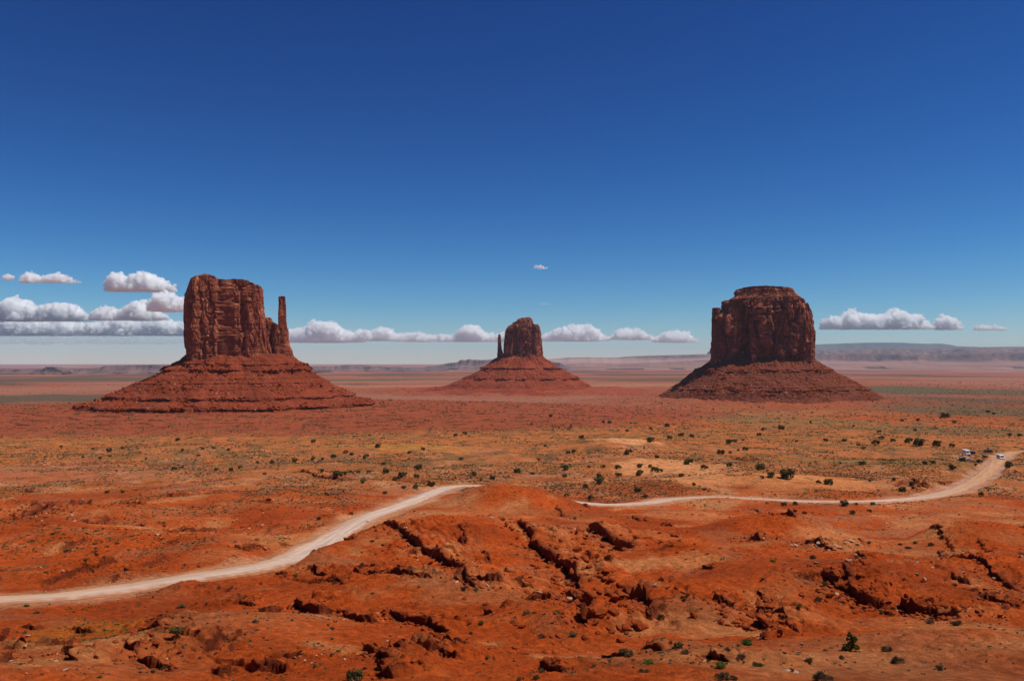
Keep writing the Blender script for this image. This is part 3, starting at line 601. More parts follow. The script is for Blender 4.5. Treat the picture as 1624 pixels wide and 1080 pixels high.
def scree(fr, tal, root, count, smin, smax, mat, seed, zr, tag_name='fallen_rocks', arc=(math.pi*0.98, math.pi*2.02)):
    rg = np.random.default_rng(seed); me = tal.data; co = np.empty(len(me.vertices)*3, np.float32); me.vertices.foreach_get('co', co); co = co.reshape(-1, 3)
    lo, hi = float(fr.Z(zr[1])), float(fr.Z(zr[0])); sel = np.nonzero((co[:, 2] > lo) & (co[:, 2] < hi) & (co[:, 1] < 40))[0]
    cl = fbm2(co[sel, 0]/45, co[sel, 2]/25, 3, seed); pr = np.clip(cl+0.25, 0.02, 1)**1.5; pr /= pr.sum()
    pick = sel[rg.choice(len(sel), count, p=pr)]; sz = smin+(smax-smin)*rg.random(count)**4
    v, f = scatter_mesh(ROCKS_LO, co[pick]+rg.normal(0, 0.8, (count, 3))*[1, 1, 0.1], sz, rg)
    o = link_mesh(tag_name, v, f, mat, root, smooth=False); o['kind'] = 'stuff'; return o

# the mitten butte on the left
A = Frame(378, 1500); rt = A.root('butte')
tag(rt, 'tall mitten-shaped butte with a thin thumb spire on its right, on a terraced slope', 'butte')
tower(A, 'cliff', rt, M['cliff'], [(590, 299), (563, 298), (537, 295.3), (512, 294), (487, 294), (468, 296), (466, 298), (455, 300.5), (446, 304), (440, 306)],
      [(590, 424), (561, 423), (520, 420.5), (503, 419.5), (493, 417.5), (478, 416.5), (456, 415), (440, 414)],
      [(290, 457), (300, 451), (303, 447.5), (308, 445.5), (317, 442.5), (323, 441), (333, 442), (340, 444), (343, 447.5), (356, 448.5), (366, 447), (380, 447.5), (393, 449.5), (400, 453), (410, 455.5), (414, 458.5), (420, 462)],
      70, seed=1, nu=900, nv=330, exp=5.5, cuts=[(347, 3, 4, 440, 600), (360, 4, 7, 446, 520), (385, 3, 4, 460, 590), (320, 4, 4, 470, 580), (404, 2.5, 5, 450, 530)])
tower(A, 'shoulder', rt, M['cliff'], [(590, 404), (500, 404)], [(590, 468), (568, 466), (553, 463), (545, 459.5), (530, 457.5), (515, 456.5)],
      [(404, 497), (418, 503), (420, 505), (425, 504), (430, 506.5), (432, 511), (440, 516), (444, 520), (456, 520), (460, 524)], 44, v0=-6, seed=5, nu=520, nv=170, flute=1.3, cuts=[(431, 3, 7, 500, 560), (446, 3, 6, 520, 590)])
tower(A, 'spire', rt, M['cliff'], [(560, 439), (520, 441.8), (495, 441.6), (478, 442.6), (474, 442), (468, 442)], [(560, 459), (517, 456.2), (505, 455), (480, 454), (477, 453.6), (475, 453), (468, 453)],
      [(440, 469.5), (444, 468.6), (449, 468.2), (453, 469.2)], 9, seed=9, nu=170, nv=150, exp=5, flute=1.5, strata=.7, zb_py=555)
ta = talus(A, 'talus_slope', rt, M['talus'], [(561, 301, 462), (565, 295, 466), (575, 281, 479), (584.5, 265, 490), (589.5, 261.5, 493.5), (600, 238, 513), (612, 210, 533), (624.5, 178, 561), (629.5, 174.5, 565), (633.5, 156, 590), (637, 142, 600), (641.8, 138.5, 603),
            (646, 124, 622), (660, 90, 655)], [1]*14, (96, 62), seed=2, nu=1500, sub=20,
            benches=[(577, 1.6, 5), (586, 2.2, 3), (606, 1.0, 6), (626.5, 2.4, 4), (639, 2.6, 3)], )
scree(A, ta, rt, 900, 0.5, 2.2, M['palerock'], 31, (592, 643), 'pale_fallen_rocks'); scree(A, ta, rt, 5200, 0.7, 4.6, M['rock'], 32, (575, 650))

# the far mitten butte
B = Frame(830, 3300); rt = B.root('butte')
tag(rt, 'small distant mitten butte with its slim spire on the left, between the two larger buttes', 'butte')
tower(B, 'cliff', rt, M['cliff2'], [(585, 797), (563, 798.5), (546, 799), (531, 800.7), (520, 804), (515.5, 808), (512, 812)], [(585, 861.5), (569, 861), (546, 859.5), (527, 857.7), (516.6, 855.5), (512, 853)],
      [(797, 522), (803, 519), (808, 516), (813, 515), (846, 515), (853, 515.3), (856, 517.5), (860, 522)], 80, seed=21, nu=620, nv=220, flute=1.35, cuts=[(818, 3, 12, 522, 580), (846, 2.5, 14, 515, 580), (806, 3, 10, 530, 580)])
tower(B, 'caprock', rt, M['cliff2'], [(520, 812), (514, 813), (509, 813.4), (506.5, 820), (505, 822)], [(520, 846.5), (513, 846), (507, 844.5), (504, 842)],
      [(812, 510.5), (819, 509), (821, 506.5), (826, 504.8), (834, 504), (841, 503.6), (844, 506), (847, 508)], 45, seed=25, nu=300, nv=60, zb_py=519)
tower(B, 'spire', rt, M['cliff2'], [(580, 788), (567, 788.5), (546, 789.4), (533, 790), (530, 791)], [(580, 800), (560, 799.5), (550, 797), (546, 795.2), (535, 794.6), (531, 793.6)], [(788, 548), (789.5, 531), (792, 529.3), (794, 531), (796, 547), (799, 550)], 12, seed=27, nu=160, nv=110, flute=1.6)
tb = talus(B, 'talus_slope', rt, M['talus'], [(562, 797, 860), (567, 789, 862), (575, 779, 872), (583, 766, 886), (585, 765, 889), (592, 752, 903), (598, 742, 912), (600, 739, 914), (608, 715, 930), (612, 706, 935), (615, 684, 943), (618, 662, 950), (625, 610, 975)],
           [1]*9+[1.05, 1.2, 1.4, 1.4], (80, 70), seed=12, nu=900, sub=16, gully=1.6, benches=[(584, 3.5, 3), (600, 5.5, 4)], terr=(7.5, 4.0))
scree(B, tb, rt, 1500, 1.5, 5, M['rock'], 33, (568, 612))

# the massive butte on the right
C_ = Frame(1209, 2300); rt = C_.root('butte')
tag(rt, 'massive dark flat-topped butte with layered caprock, standing on a red slope beyond the right road', 'butte')
tower(C_, 'cliff', rt, M['cliff2'], [(600, 1130), (573, 1128.5), (540, 1130.5), (507, 1131.5), (492, 1133), (489, 1143), (482, 1147), (478, 1150)], [(600, 1291), (568, 1289), (548, 1289.6), (523, 1289), (507, 1287), (490, 1283.5), (486, 1281), (478, 1277)],
      [(1128, 492), (1142, 490), (1146, 487), (1149, 480), (1158, 477), (1200, 476), (1260, 476), (1272, 478), (1276, 482), (1282, 487), (1289, 492)], 120, seed=41, nu=1100, nv=330, exp=3.8, flute=2.0,
      cuts=[(1172, 7, 36, 486, 600), (1186, 3.5, 18, 500, 600), (1240, 2.5, 9, 486, 560), (1150, 3, 18, 490, 600), (1160, 2.5, 10, 500, 600), (1256, 5, 13, 482, 530), (1206, 3, 7, 540, 600), (1228, 2, 5, 480, 600), (1274, 2.5, 7, 530, 600)])
tower(C_, 'buttress', rt, M['cliff2'], [(600, 1127), (573, 1128), (540, 1129.7), (507, 1130), (491, 1131)], [(600, 1150), (560, 1148), (520, 1146), (489, 1144)], [(1129, 490.5), (1137, 489.4), (1145, 489.8)], 30, v0=-62, seed=44, nu=260, nv=180, flute=1.6, zb_py=598)
tower(C_, 'upper_ledge', rt, M['cliff2'], [(482, 1149), (478, 1150), (474, 1158), (470, 1166)], [(482, 1276), (476, 1274.5), (469, 1266), (466, 1262)], [(1148, 477), (1158, 472), (1168, 467.5), (1200, 466), (1240, 466), (1262, 467.5), (1275, 475)], 95, seed=47, nu=600, nv=60, strata=1.5, zb_py=484, flute=.7)
tower(C_, 'caprock', rt, M['cliff2'], [(475, 1168), (469.5, 1167), (467.5, 1165), (464, 1164.6), (461, 1167)], [(475, 1256), (468, 1258), (465, 1260), (461, 1259.5), (459, 1257)],
      [(1164, 462), (1173, 459.4), (1185, 457.5), (1195, 456.8), (1213, 456.2), (1226, 457.2), (1242, 458.3), (1257, 459), (1260, 462)], 68, seed=51, nu=500, nv=50, strata=1.0, zb_py=476, flute=.8)
tc = talus(C_, 'talus_slope', rt, M['talus2'], [(567, 1137, 1284), (571, 1128, 1290), (580, 1116, 1302), (588, 1103, 1315), (596, 1092, 1329), (604, 1080, 1345), (611, 1070, 1360), (614, 1066, 1368), (618, 1058, 1376), (622, 1050, 1383), (627, 1041, 1391), (634, 1028, 1402), (648, 1000, 1430)],
           [1]*13, (132, 112), seed=22, nu=1200, sub=18, gully=1.4, benches=[(586, 3.2, 3), (589, 1.8, 4), (615, 3.0, 4), (611, 1.5, 5)], terr=(8, 2.5))
scree(C_, tc, rt, 700, 0.8, 3.4, M['palerock'], 34, (588, 630), 'pale_fallen_rocks'); scree(C_, tc, rt, 3500, 1.2, 5.0, M['rock'], 35, (572, 630))

# ---------------------------------------------------------------- far mesas and the blue mountain
def ridge(name, label, Y, prof, foot_row, mat, apron, thick, cliff=0.45, rag=1.0, seed=0, step=0.5, cat='mesa', notch=1.0):
    xs = np.arange(prof[0][0], prof[-1][0]+step, step); k = Y/F
    top = np.interp(xs, [p[0] for p in prof], [p[1] for p in prof]); X = (xs-CX)*k
    zt = (HZ-top)*k; zf = (HZ-foot_row)*k if foot_row else float(base(Y))
    zf = min(zf, float(base(Y)))-6; H = np.maximum(zt-zf, 2)
    n = 0.6*noise2(X/(apron*2.2), X*0+seed, 3)*apron*0.9*notch+noise2(X/(apron*.7), X*0+seed, 4)*apron*0.45*notch+np.abs(noise2(X/(apron*.22), X*0+seed, 5))*apron*0.10*notch
    zt = zt+rag*k*(0.5*noise2(X/(k*14), X*0+seed, 6)+0.35*np.round(noise2(X/(k*5), X*0+seed, 7)*2)/2); H = np.maximum(zt-zf, 2)
    sec = [(0.0, -apron*1.0), (0.10, -apron*.62), (0.12, -apron*.60), (0.28, -apron*.33), (0.42, -apron*.16), (1-cliff, -apron*.06), (1-cliff*.45, -apron*.02), (0.93, 0), (0.985, apron*.03), (1.0, apron*.12), (1.0, apron*.12+thick*.3), (1.0, apron*.12+thick*.7), (1.0, apron*.12+thick), (0.0, apron*.2+thick*1.4)]
    R = []
    for j, (h, dv) in enumerate(sec):
        w_ = 1.0 if j < 10 else 0.3
        R.append(np.stack([X+0.12*n, Y+dv*(1+0.35*noise2(X/(apron*.5), X*0+j*.35, 8))+n*w_, zf+H*h+(0.02*H*noise2(X/(apron*.15), X*0+j, 9) if 0 < j < 9 else 0)], 1))
    R = np.stack(R); nr, nc = R.shape[:2]
    V = R.reshape(-1, 3); f = grid_faces(nr, nc)
    e0 = np.arange(nr)*nc; e1 = e0+nc-1                 # close the two ends
    V = np.vstack([V, R[:, 0].mean(0), R[:, -1].mean(0)]); a, b = len(V)-2, len(V)-1
    o = link_mesh(name, V, f, mat); bm = bmesh.new(); bm.from_mesh(o.data); bm.verts.ensure_lookup_table()
    for i in range(nr-1): bm.faces.new([bm.verts[int(e0[i+1])], bm.verts[int(e0[i])], bm.verts[a]]); bm.faces.new([bm.verts[int(e1[i])], bm.verts[int(e1[i+1])], bm.verts[b]])
    bmesh.ops.recalc_face_normals(bm, faces=bm.faces[:]); bm.to_mesh(o.data); bm.free()
    tag(o, label, cat, 'far mesas along the horizon'); return o
M['mesa'] = mat_simple('banded_far_rock', (0.06, 0.04, 0.045), (0.26, 0.145, 0.12), 0.006, bd=12)
M['mesapink'] = mat_simple('pale_pink_far_rock', (0.04, 0.025, 0.03), (0.32, 0.18, 0.14), 0.006, bd=12)
M['mount'] = mat_simple('wooded_far_slope', (0.05, 0.055, 0.05), (0.11, 0.10, 0.085), 0.0006, bd=40)
def scarp_mat(name, c1, c2, foot, z0, z1):
    m = mat_simple(name, c1, c2, 0.006, bd=12); n = m.node_tree; b = n.nodes['Principled BSDF']; src = b.inputs['Base Color'].links[0].from_socket
    co = coords(n); sx = nd(n, 'SeparateXYZ'); n.links.new(co, sx.inputs[0]); ad = nd(n, 'Math', operation='MULTIPLY_ADD'); ad.inputs[1].default_value = 260.0
    n.links.new(noise_node(n, co, 0.0009, 6, 0.65), ad.inputs[0]); n.links.new(sx.outputs[2], ad.inputs[2]); mr = nd(n, 'MapRange'); mr.inputs[1].default_value = z0+130; mr.inputs[2].default_value = z1+130
    n.links.new(ad.outputs[0], mr.inputs[0]); fc = ramp(n, noise_node(n, coords(n, (.0005, .0005, .02)), 1.0, 5, .6), [(.35, tuple(v*.75 for v in foot)), (.65, tuple(v*1.25 for v in foot))])
    n.links.new(mix(n, mr.outputs[0], fc, src), b.inputs['Base Color']); return m
M['plateau'] = scarp_mat('plateau_rock', (0.035, 0.022, 0.03), (0.30, 0.17, 0.13), (0.36, 0.19, 0.145), 130, 200); M['scarp'] = scarp_mat('scarp_rock', (0.04, 0.03, 0.038), (0.26, 0.14, 0.11), (0.30, 0.15, 0.11), 50, 95)
ridge('mesa', 'long low purple mesa on the horizon behind the left slope of the mitten butte', 10500,
      [(-700, 588), (-200, 586), (0, 586.3), (15, 585.2), (30, 585.8), (60, 585.2), (95, 586), (130, 584.6), (150, 583.6), (158, 582), (165, 580.2), (185, 579.2), (215, 578.8), (250, 578.3), (300, 578.6), (380, 579.5), (450, 582), (480, 587)], None, M['mesa'], 380, 1500, .3, .5, 3)
ridge('mesa', 'tiny blocky butte rising from the horizon at the far left', 9600, [(64, 589), (68, 584.5), (71, 583.8), (72, 581.7), (86, 581.9), (87.5, 584), (93, 586), (100, 589)], None, M['mesa'], 90, 160, .5, .3, 5, .25, notch=.3)
ridge('mesa', 'low uneven purple rise on the horizon just right of the mitten butte', 14500, [(430, 586), (480, 583.3), (500, 581.6), (535, 580.6), (545, 578.8), (558, 579), (568, 581.2), (600, 582.3), (650, 583.6), (700, 587)], None, M['mesa'], 500, 1500, .4, .8, 7)
ridge('mesa', 'ragged purple ridge on the horizon left of the small distant butte', 19000, [(650, 586), (690, 580), (705, 577), (715, 575.4), (727, 574.6), (732, 570.8), (738, 572), (745, 569.7), (750, 571.8), (757, 570.2), (765, 571.2), (780, 569.6), (800, 569.4), (860, 571), (890, 576), (905, 584)], None, M['mesa'], 700, 2500, .5, 1.2, 9)
ridge('mesa', 'long pink and purple plateau along the horizon, from the small butte to the right edge', 25000,
      [(850, 573), (868, 569.3), (900, 567.4), (930, 566.4), (985, 567.4), (1000, 565.4), (1035, 563.6), (1060, 563), (1100, 562.4), (1130, 561.4), (1290, 555.6), (1350, 554.6), (1420, 552.8), (1480, 553.6), (1560, 551.6), (1624, 551.2), (1800, 551), (2100, 556)], None, M['plateau'], 2600, 4000, .28, 1.2, 11, notch=.45)
ridge('mesa', 'dark broken scarp below the plateau, on either side of the massive right butte', 19500,
      [(880, 584), (900, 578), (930, 576.6), (960, 577.6), (980, 577), (1000, 576.4), (1030, 576), (1055, 574.8), (1080, 573), (1100, 572.8), (1130, 571.6), (1290, 565), (1330, 562.5), (1350, 561), (1420, 561.6), (1480, 563), (1560, 560), (1624, 559.4), (1800, 560), (2100, 565)], None, M['scarp'], 1500, 1500, .45, 2.0, 13, notch=.5)
m_ = ridge('mountain', 'faint long blue mountain on the horizon right of the massive butte', 40000,
      [(1150, 556), (1220, 551), (1270, 548), (1290, 546.5), (1330, 544.8), (1370, 543.4), (1420, 542.9), (1450, 543.4), (1480, 545), (1500, 544), (1512, 546.5), (1520, 548.6), (1545, 549), (1560, 550.4), (1600, 549.4), (1640, 549.6), (1760, 556)], None, M['mount'], 4000, 3000, .05, .5, 15, cat='mountain', notch=.6)
m_['kind'] = 'structure'; del m_['group']

# ---------------------------------------------------------------- haze and clouds
def vol_mat(name, color, density, aniso=0.0):
    m = bpy.data.materials.new(name); m.use_nodes = True; n = m.node_tree; n.nodes.clear()
    o = nd(n, 'OutputMaterial'); v = nd(n, 'VolumePrincipled'); v.inputs['Color'].default_value = (*color, 1)
    v.inputs['Density'].default_value = density; v.inputs['Anisotropy'].default_value = aniso
    n.links.new(v.outputs[0], o.inputs['Volume']); return m
HAZE = 1.55e-5
bm = bmesh.new(); bmesh.ops.create_cube(bm, size=1.0); me = bpy.data.meshes.new('haze')
hx, hy0, hy1, hz0, hz1 = 52000, -52000, 50000, float(gv[:, 2].min())-1.0, 1030.0
for v in bm.verts: v.co = (v.co.x*2*hx, (hy0 if v.co.y < 0 else hy1), hz0 if v.co.z < 0 else hz1)
bm.to_mesh(me); bm.free(); me.materials.append(vol_mat('thin_air', (0.60, 0.81, 1.0), HAZE, 0.0))
o = bpy.data.objects.new('haze', me); COL.objects.link(o); tag(o, kind='stuff')

CLOUD_Y = 46000.0
def cloud_mat(name, dens, zb=0.0, fade=120.0, lo=0.34, hi=0.60):
    m = vol_mat(name, (0.994, 1, 1), dens, 0.0); n = m.node_tree; v = [q for q in n.nodes if q.type == 'PRINCIPLED_VOLUME'][0]
    co = coords(n); f = noise_node(n, co, 0.0036, 7, 0.66, 0.4); mr = nd(n, 'MapRange'); mr.interpolation_type = 'SMOOTHSTEP'
    for k_, q in (('From Min', lo), ('From Max', hi), ('To Min', 0.0), ('To Max', dens)): mr.inputs[k_].default_value = q
    n.links.new(f, mr.inputs['Value']); sx = nd(n, 'SeparateXYZ'); n.links.new(co, sx.inputs[0]); m2 = nd(n, 'MapRange'); m2.interpolation_type = 'SMOOTHSTEP'
    for k_, q in (('From Min', zb-0.1*fade), ('From Max', zb+fade), ('To Min', 0.0), ('To Max', 1.0)): m2.inputs[k_].default_value = q
    n.links.new(sx.outputs[2], m2.inputs['Value']); mu = nd(n, 'Math', operation='MULTIPLY'); n.links.new(mr.outputs[0], mu.inputs[0]); n.links.new(m2.outputs[0], mu.inputs[1])
    n.links.new(mu.outputs[0], v.inputs['Density']); m.cycles.volume_step_rate = 0.15
    return m
SC.cycles.volume_max_steps = 256
def cloud(label, top, base_row, seed, thick=1.0, Y=CLOUD_Y, dens=None):
    rg = random.Random(seed); k = Y/F; bm = bmesh.new(); x0, x1 = top[0][0], top[-1][0]
    tp = lambda x: float(np.interp(x, [p[0] for p in top], [p[1] for p in top]))
    area = sum((base_row-tp(x)) for x in np.arange(x0, x1, 1.0))
    def lobe(px, py, r, dy):
        bmesh.ops.create_icosphere(bm, subdivisions=2, radius=r*k, matrix=Matrix.Translation(((px-CX)*k, Y+dy, (HZ-py)*k)))
    x = x0
    while x < x1:                                       # heads along the outline
        h = base_row-tp(x); r = max(1.1, min(h*0.42, rg.uniform(1.8, 4.4)))
        lobe(x, tp(x)+r*0.95, r, rg.uniform(-1, 1)*h*k*0.35*thick); x += r*rg.uniform(.45, .8)
    for i in range(int(area/9)+4):                     # body under them
        px = rg.uniform(x0, x1); h = base_row-tp(px)
        if h < 2: continue
        r = rg.uniform(.16, .34)*h+1.0; lobe(px, rg.uniform(tp(px)+r, base_row-r*.25), r, rg.uniform(-1, 1)*h*k*0.5*thick)
    zb = (HZ-base_row)*k
    me = bpy.data.meshes.new('cloud'); bm.to_mesh(me); bm.free()
    ob = bpy.data.objects.new('cloud', me); tmp = bpy.data.scenes.new('tmp'); tmp.collection.objects.link(ob)
    md = ob.modifiers.new('r', 'REMESH'); md.mode = 'VOXEL'; md.voxel_size = 24.0*Y/46000*(1 if dens is None or dens > .0015 else 1.6)
    dg = own_graph(tmp); m2 = bpy.data.meshes.new_from_object(ob.evaluated_get(dg)); ob.modifiers.clear(); ob.data = m2; bpy.data.meshes.remove(me); bpy.data.scenes.remove(tmp); COL.objects.link(ob)
    n = len(m2.vertices); co = np.empty(n*3, np.float32); m2.vertices.foreach_get('co', co); co = co.reshape(-1, 3).astype(float)
    no = np.empty(n*3, np.float32); m2.vertices.foreach_get('normal', no); no = no.reshape(-1, 3)
    s = k*6; d = 0
    for a, q in ((1.5, 1.0), (1.15, .5), (.75, .24), (.4, .12)):
        d = d + a*(-0.16+np.abs(noise3(co[:, 0]/(s*q), co[:, 1]/(s*q), co[:, 2]/(s*q), seed % 50)))
    co = co + no*(d*k*4.2)[:, None]
    low = co[:, 2] < zb; co[low, 2] = zb+(co[low, 2]-zb)*0.3+45*noise2(co[low, 0]/1300, co[low, 1]/1300, 5)+30*noise2(co[low, 0]/400, co[low, 1]/400, 7)
    co[:, 2] = np.maximum(co[:, 2], 1042.0+2*noise2(co[:, 0]/400, co[:, 1]/400, 6))
    m2.vertices.foreach_set('co', co.astype(np.float32).ravel()); m2.materials.clear(); m2.materials.append(cloud_mat('cloud_vapour', 0.022, max(zb, 1042), 5*k) if dens is None else cloud_mat('thin_cloud_vapour', dens, 1042, 9*k, .35, .65))
    m2.polygons.foreach_set('use_smooth', np.ones(len(m2.polygons), bool)); m2.update()
    tag(ob, label, 'cloud', 'white clouds low over the horizon'); return ob
cloud('smallest puff of cloud at the left edge, beside the thin grey cloud', [(3, 442), (8, 437.5), (13, 437), (18, 442)], 445, 1)
cloud('thin greyish cloud high at the left with a long tail to its right', [(32, 441), (40, 433.5), (55, 435), (62, 441.5), (75, 437), (88, 434.5), (98, 436), (106, 441), (118, 447), (127, 449)], 449.5, 2, 1.0)
cloud('bright white cumulus with flat base, highest of the larger clouds left of the mitten butte', [(169, 452), (174, 444), (182, 435), (189, 434), (195, 442), (205, 442), (212, 436), (222, 432), (232, 433), (245, 439), (256, 443), (264, 449), (278, 459)], 463, 3, 1.0)
cloud('rounded white cloud right against the left face of the mitten butte', [(243, 476), (250, 467), (262, 464), (272, 467), (280, 472), (292, 474), (304, 478)], 495, 4, Y=44000)
cloud('heaped white cloud with a stepped top under the bright flat-based cumulus', [(146, 500), (158, 489), (166, 487), (176, 489), (186, 494), (198, 491), (212, 482), (224, 477), (234, 479), (241, 483), (246, 492), (262, 500)], 509, 5, Y=49000)
cloud('broad lumpy cloud bank at the left edge above the lower bank', [(-60, 486), (-20, 484), (0, 482), (8, 487), (18, 474), (28, 473), (42, 483), (68, 488), (80, 483), (95, 481), (103, 486), (113, 483), (125, 493), (142, 502)], 510, 6, Y=53000)
cloud('long low bank of cloud reaching from the left edge to the mitten butte', [(-80, 505), (-30, 500), (0, 503), (20, 499), (40, 504), (62, 511), (80, 508), (100, 505), (118, 515), (140, 514), (165, 511), (182, 506), (200, 506), (215, 513), (230, 513), (245, 508), (262, 508), (280, 512), (310, 512)], 533, 7, Y=60000)
cloud('double-headed white cloud just right of the thumb spire', [(452, 524), (466, 522), (482, 521), (493, 514), (500, 509.5), (508, 512), (516, 513), (528, 512), (536, 518), (543, 524), (556, 527), (566, 535), (574, 540)], 544, 8)
cloud('white cloud halfway between the left butte and the small distant butte', [(562, 530), (570, 525), (582, 524), (590, 527), (596, 522), (606, 520.5), (616, 522), (624, 528), (634, 535)], 541.5, 9)
cloud('long white cloud rising to a rounded head beside the small butte spire', [(630, 536), (640, 529), (652, 529), (664, 528), (676, 531), (690, 533), (704, 532), (718, 533), (730, 524), (740, 517), (750, 516), (758, 519), (765, 527), (778, 530), (790, 533), (800, 526), (812, 526), (822, 532)], 543, 10)
cloud('wide dome-shaped cloud right of the small distant butte', [(852, 536), (865, 531), (876, 527), (888, 521), (900, 519), (912, 517), (925, 516), (936, 517), (945, 523), (953, 530), (962, 537)], 542, 11)
cloud('flat-topped small cloud in the middle of the gap before the massive butte', [(960, 538), (972, 533), (981, 525), (992, 522), (1006, 524), (1016, 524), (1023, 530), (1034, 534), (1042, 536)], 540, 12)
cloud('small rounded cloud left of the massive butte', [(1040, 537), (1050, 532), (1057, 527), (1068, 525), (1080, 527), (1090, 528), (1096, 536), (1110, 542)], 544, 13)
cloud('long white cloud with a double crest right of the massive butte', [(1305, 512), (1316, 504), (1326, 504), (1338, 507), (1345, 495), (1352, 491), (1360, 497), (1372, 500), (1380, 498), (1394, 501), (1408, 499), (1414, 493), (1421, 490.5), (1430, 495), (1440, 500), (1452, 500), (1460, 506), (1472, 513), (1490, 520)], 523, 14)
cloud('small peaked cloud beside the long double-crested cloud', [(1487, 516), (1492, 505), (1498, 501), (1506, 504), (1514, 509), (1520, 517), (1526, 521)], 524, 15)
cloud('thin flat wisp of cloud near the right edge', [(1546, 520), (1556, 517), (1566, 516), (1580, 518), (1588, 519), (1598, 522)], 525, 16)
cloud('tiny lone puff high over the small distant butte', [(848, 426), (852, 422.5), (858, 422), (862, 424), (867, 426)], 427.5, 17)
cloud('faintest tiny wisp right of the small butte top', [(859, 483), (863, 481), (868, 481.5), (873, 483)], 484, 18, dens=0.002)

cloud('faint veil of low cloud under the long bank at the left', [(-120, 530), (-60, 527), (0, 529), (60, 526), (130, 530), (200, 527), (260, 529), (330, 534)], 545, 19, dens=0.0014, Y=64000)

# ---------------------------------------------------------------- shrubs and junipers
def leaf_cloud(rg, clumps, leaves, size, R, H, squash=0.75, blade=False, ragged=0.35):
    """many small leaf faces on clumps over a low crown about R wide and H high; returns verts, quads, shade"""
    VV, SS = [], []
    for c in range(clumps):
        a = rg.uniform(0, 6.283); q = math.sqrt(rg.random())*R*(0.75); h = H*rg.uniform(0.22, 0.82)*(1-0.45*(q/R)**2)
        cc = np.array([q*math.cos(a), q*math.sin(a), h]); cr = R*rg.uniform(0.24, 0.44)*(1+ragged*rg.normal()*0.4); sh = rg.random()
        n = max(6, int(leaves/clumps*rg.uniform(0.6, 1.4)))
        d = rg.normal(size=(n, 3)); d /= np.linalg.norm(d, axis=1)[:, None]; rad = cr*rg.uniform(0.55, 1.05, (n, 1))
        p = cc+d*rad*np.array([1, 1, squash]); p[:, 2] = np.maximum(p[:, 2], size*0.3)
        if blade: t = d*0.6+np.array([0, 0, 0.8]); L = size*rg.uniform(1.2, 2.6, (n, 1)); Wd = size*0.22
        else: t = rg.normal(size=(n, 3)); L = size*rg.uniform(0.6, 1.4, (n, 1)); Wd = size*0.5
        t /= np.linalg.norm(t, axis=1)[:, None]; s = np.cross(t, d+rg.normal(size=(n, 3))*0.6); s /= np.linalg.norm(s, axis=1)[:, None]+1e-9
        q4 = np.stack([p-s*Wd-t*L*.5, p+s*Wd-t*L*.5, p+s*Wd*.6+t*L*.5, p-s*Wd*.6+t*L*.5], 1); VV.append(q4.reshape(-1, 3))
        SS.append(np.repeat(np.clip(0.5*sh+0.5*rg.random(n), 0, 1), 4))
    V = np.concatenate(VV); return V, np.arange(len(V)).reshape(-1, 4), np.concatenate(SS)
def twigs(rg, R, H, n, r0, lean=0.6):
    """trunk and limbs as tapered tubes from the ground into the crown"""
    VV, FF, k = [], [], 0
    for i in range(n):
        a = rg.uniform(0, 6.283); e = np.array([math.cos(a)*R*lean*rg.uniform(.3, 1), math.sin(a)*R*lean*rg.uniform(.3, 1), H*rg.uniform(.45, .85)])
        m = e*0.5+np.array([0, 0, H*.12])+rg.normal(0, R*.06, 3); pts = np.array([[0, 0, -0.15*H], m*0.45+[0, 0, .02], m, e]); rad = r0*np.array([1, .75, .5, .2])*(1 if i == 0 else .6)
        for j in range(4):
            for q in range(6): b = q*math.pi/3; VV.append(pts[j]+rad[j]*np.array([math.cos(b), math.sin(b), 0]))
        for j in range(3):
            for q in range(6): FF.append([k+j*6+q, k+j*6+(q+1) % 6, k+(j+1)*6+(q+1) % 6, k+(j+1)*6+q])
        k += 24
    return np.array(VV), np.array(FF)
def hide(o): COL.objects.unlink(o); return o
def plant_proto(kind, i):
    rg = np.random.default_rng(1000+i*17+sum(map(ord, kind)))
    if kind == 'juniper': R, H = 1.0, rg.uniform(1.15, 1.6); V, Fq, S = leaf_cloud(rg, 15, 1500, 0.12, R, H); m = M['juniper']; tv = twigs(rg, R, H, 5, .09)
    elif kind == 'sage': R, H = 1.0, rg.uniform(0.95, 1.3); V, Fq, S = leaf_cloud(rg, 14, 1500, 0.10, R, H, 0.8, True); m = M['sage']; tv = twigs(rg, R, H, 8, .035)
    elif kind == 'dry': R, H = 1.0, rg.uniform(0.8, 1.1); V, Fq, S = leaf_cloud(rg, 12, 1300, 0.11, R, H, 0.8, True, .6); m = M['dry']; tv = twigs(rg, R, H, 8, .03)
    else: R, H = 1.0, rg.uniform(0.8, 1.1); V, Fq, S = leaf_cloud(rg, 14, 1600, 0.10, R, H, 0.8); m = M['green']; tv = twigs(rg, R, H, 6, .04)
    return hide(link_mesh('foliage', V, Fq, m, smooth=False, attrs={'Shade': S})), hide(link_mesh('stems', tv[0], tv[1], M['bark']))
PROTO = {k: [plant_proto(k, i) for i in range(5)] for k in ('juniper', 'sage', 'dry', 'green')}
PLN = [0]
def put_plant(kind, px, py, wpx, name, label, group, hk=1.0, parts=True, cat='shrub'):
    """px, py = middle of the plant in the photograph's pixels, wpx = its width there"""
    X, Y, Z = ground_at(px, py+wpx*0.30); R = wpx*0.5*Y/F*1.08; i = PLN[0]; PLN[0] += 1
    fo, st = PROTO[kind][i % 5]; rz = (i*2.399) % 6.283; sc = (R, R*(0.85+0.3*((i*0.618) % 1)), R*1.05*hk)
    if parts:
        r = empty(name, (X, Y, Z-0.04*R)); r.rotation_euler.z = rz; r.scale = sc
        for src in (fo, st):
            c = src.copy(); COL.objects.link(c); c.parent = r
    else:
        r = fo.copy(); r.name = name; COL.objects.link(r); r.location = (X, Y, Z-0.04*R); r.rotation_euler.z = rz; r.scale = sc
    tag(r, label, cat, group); return r
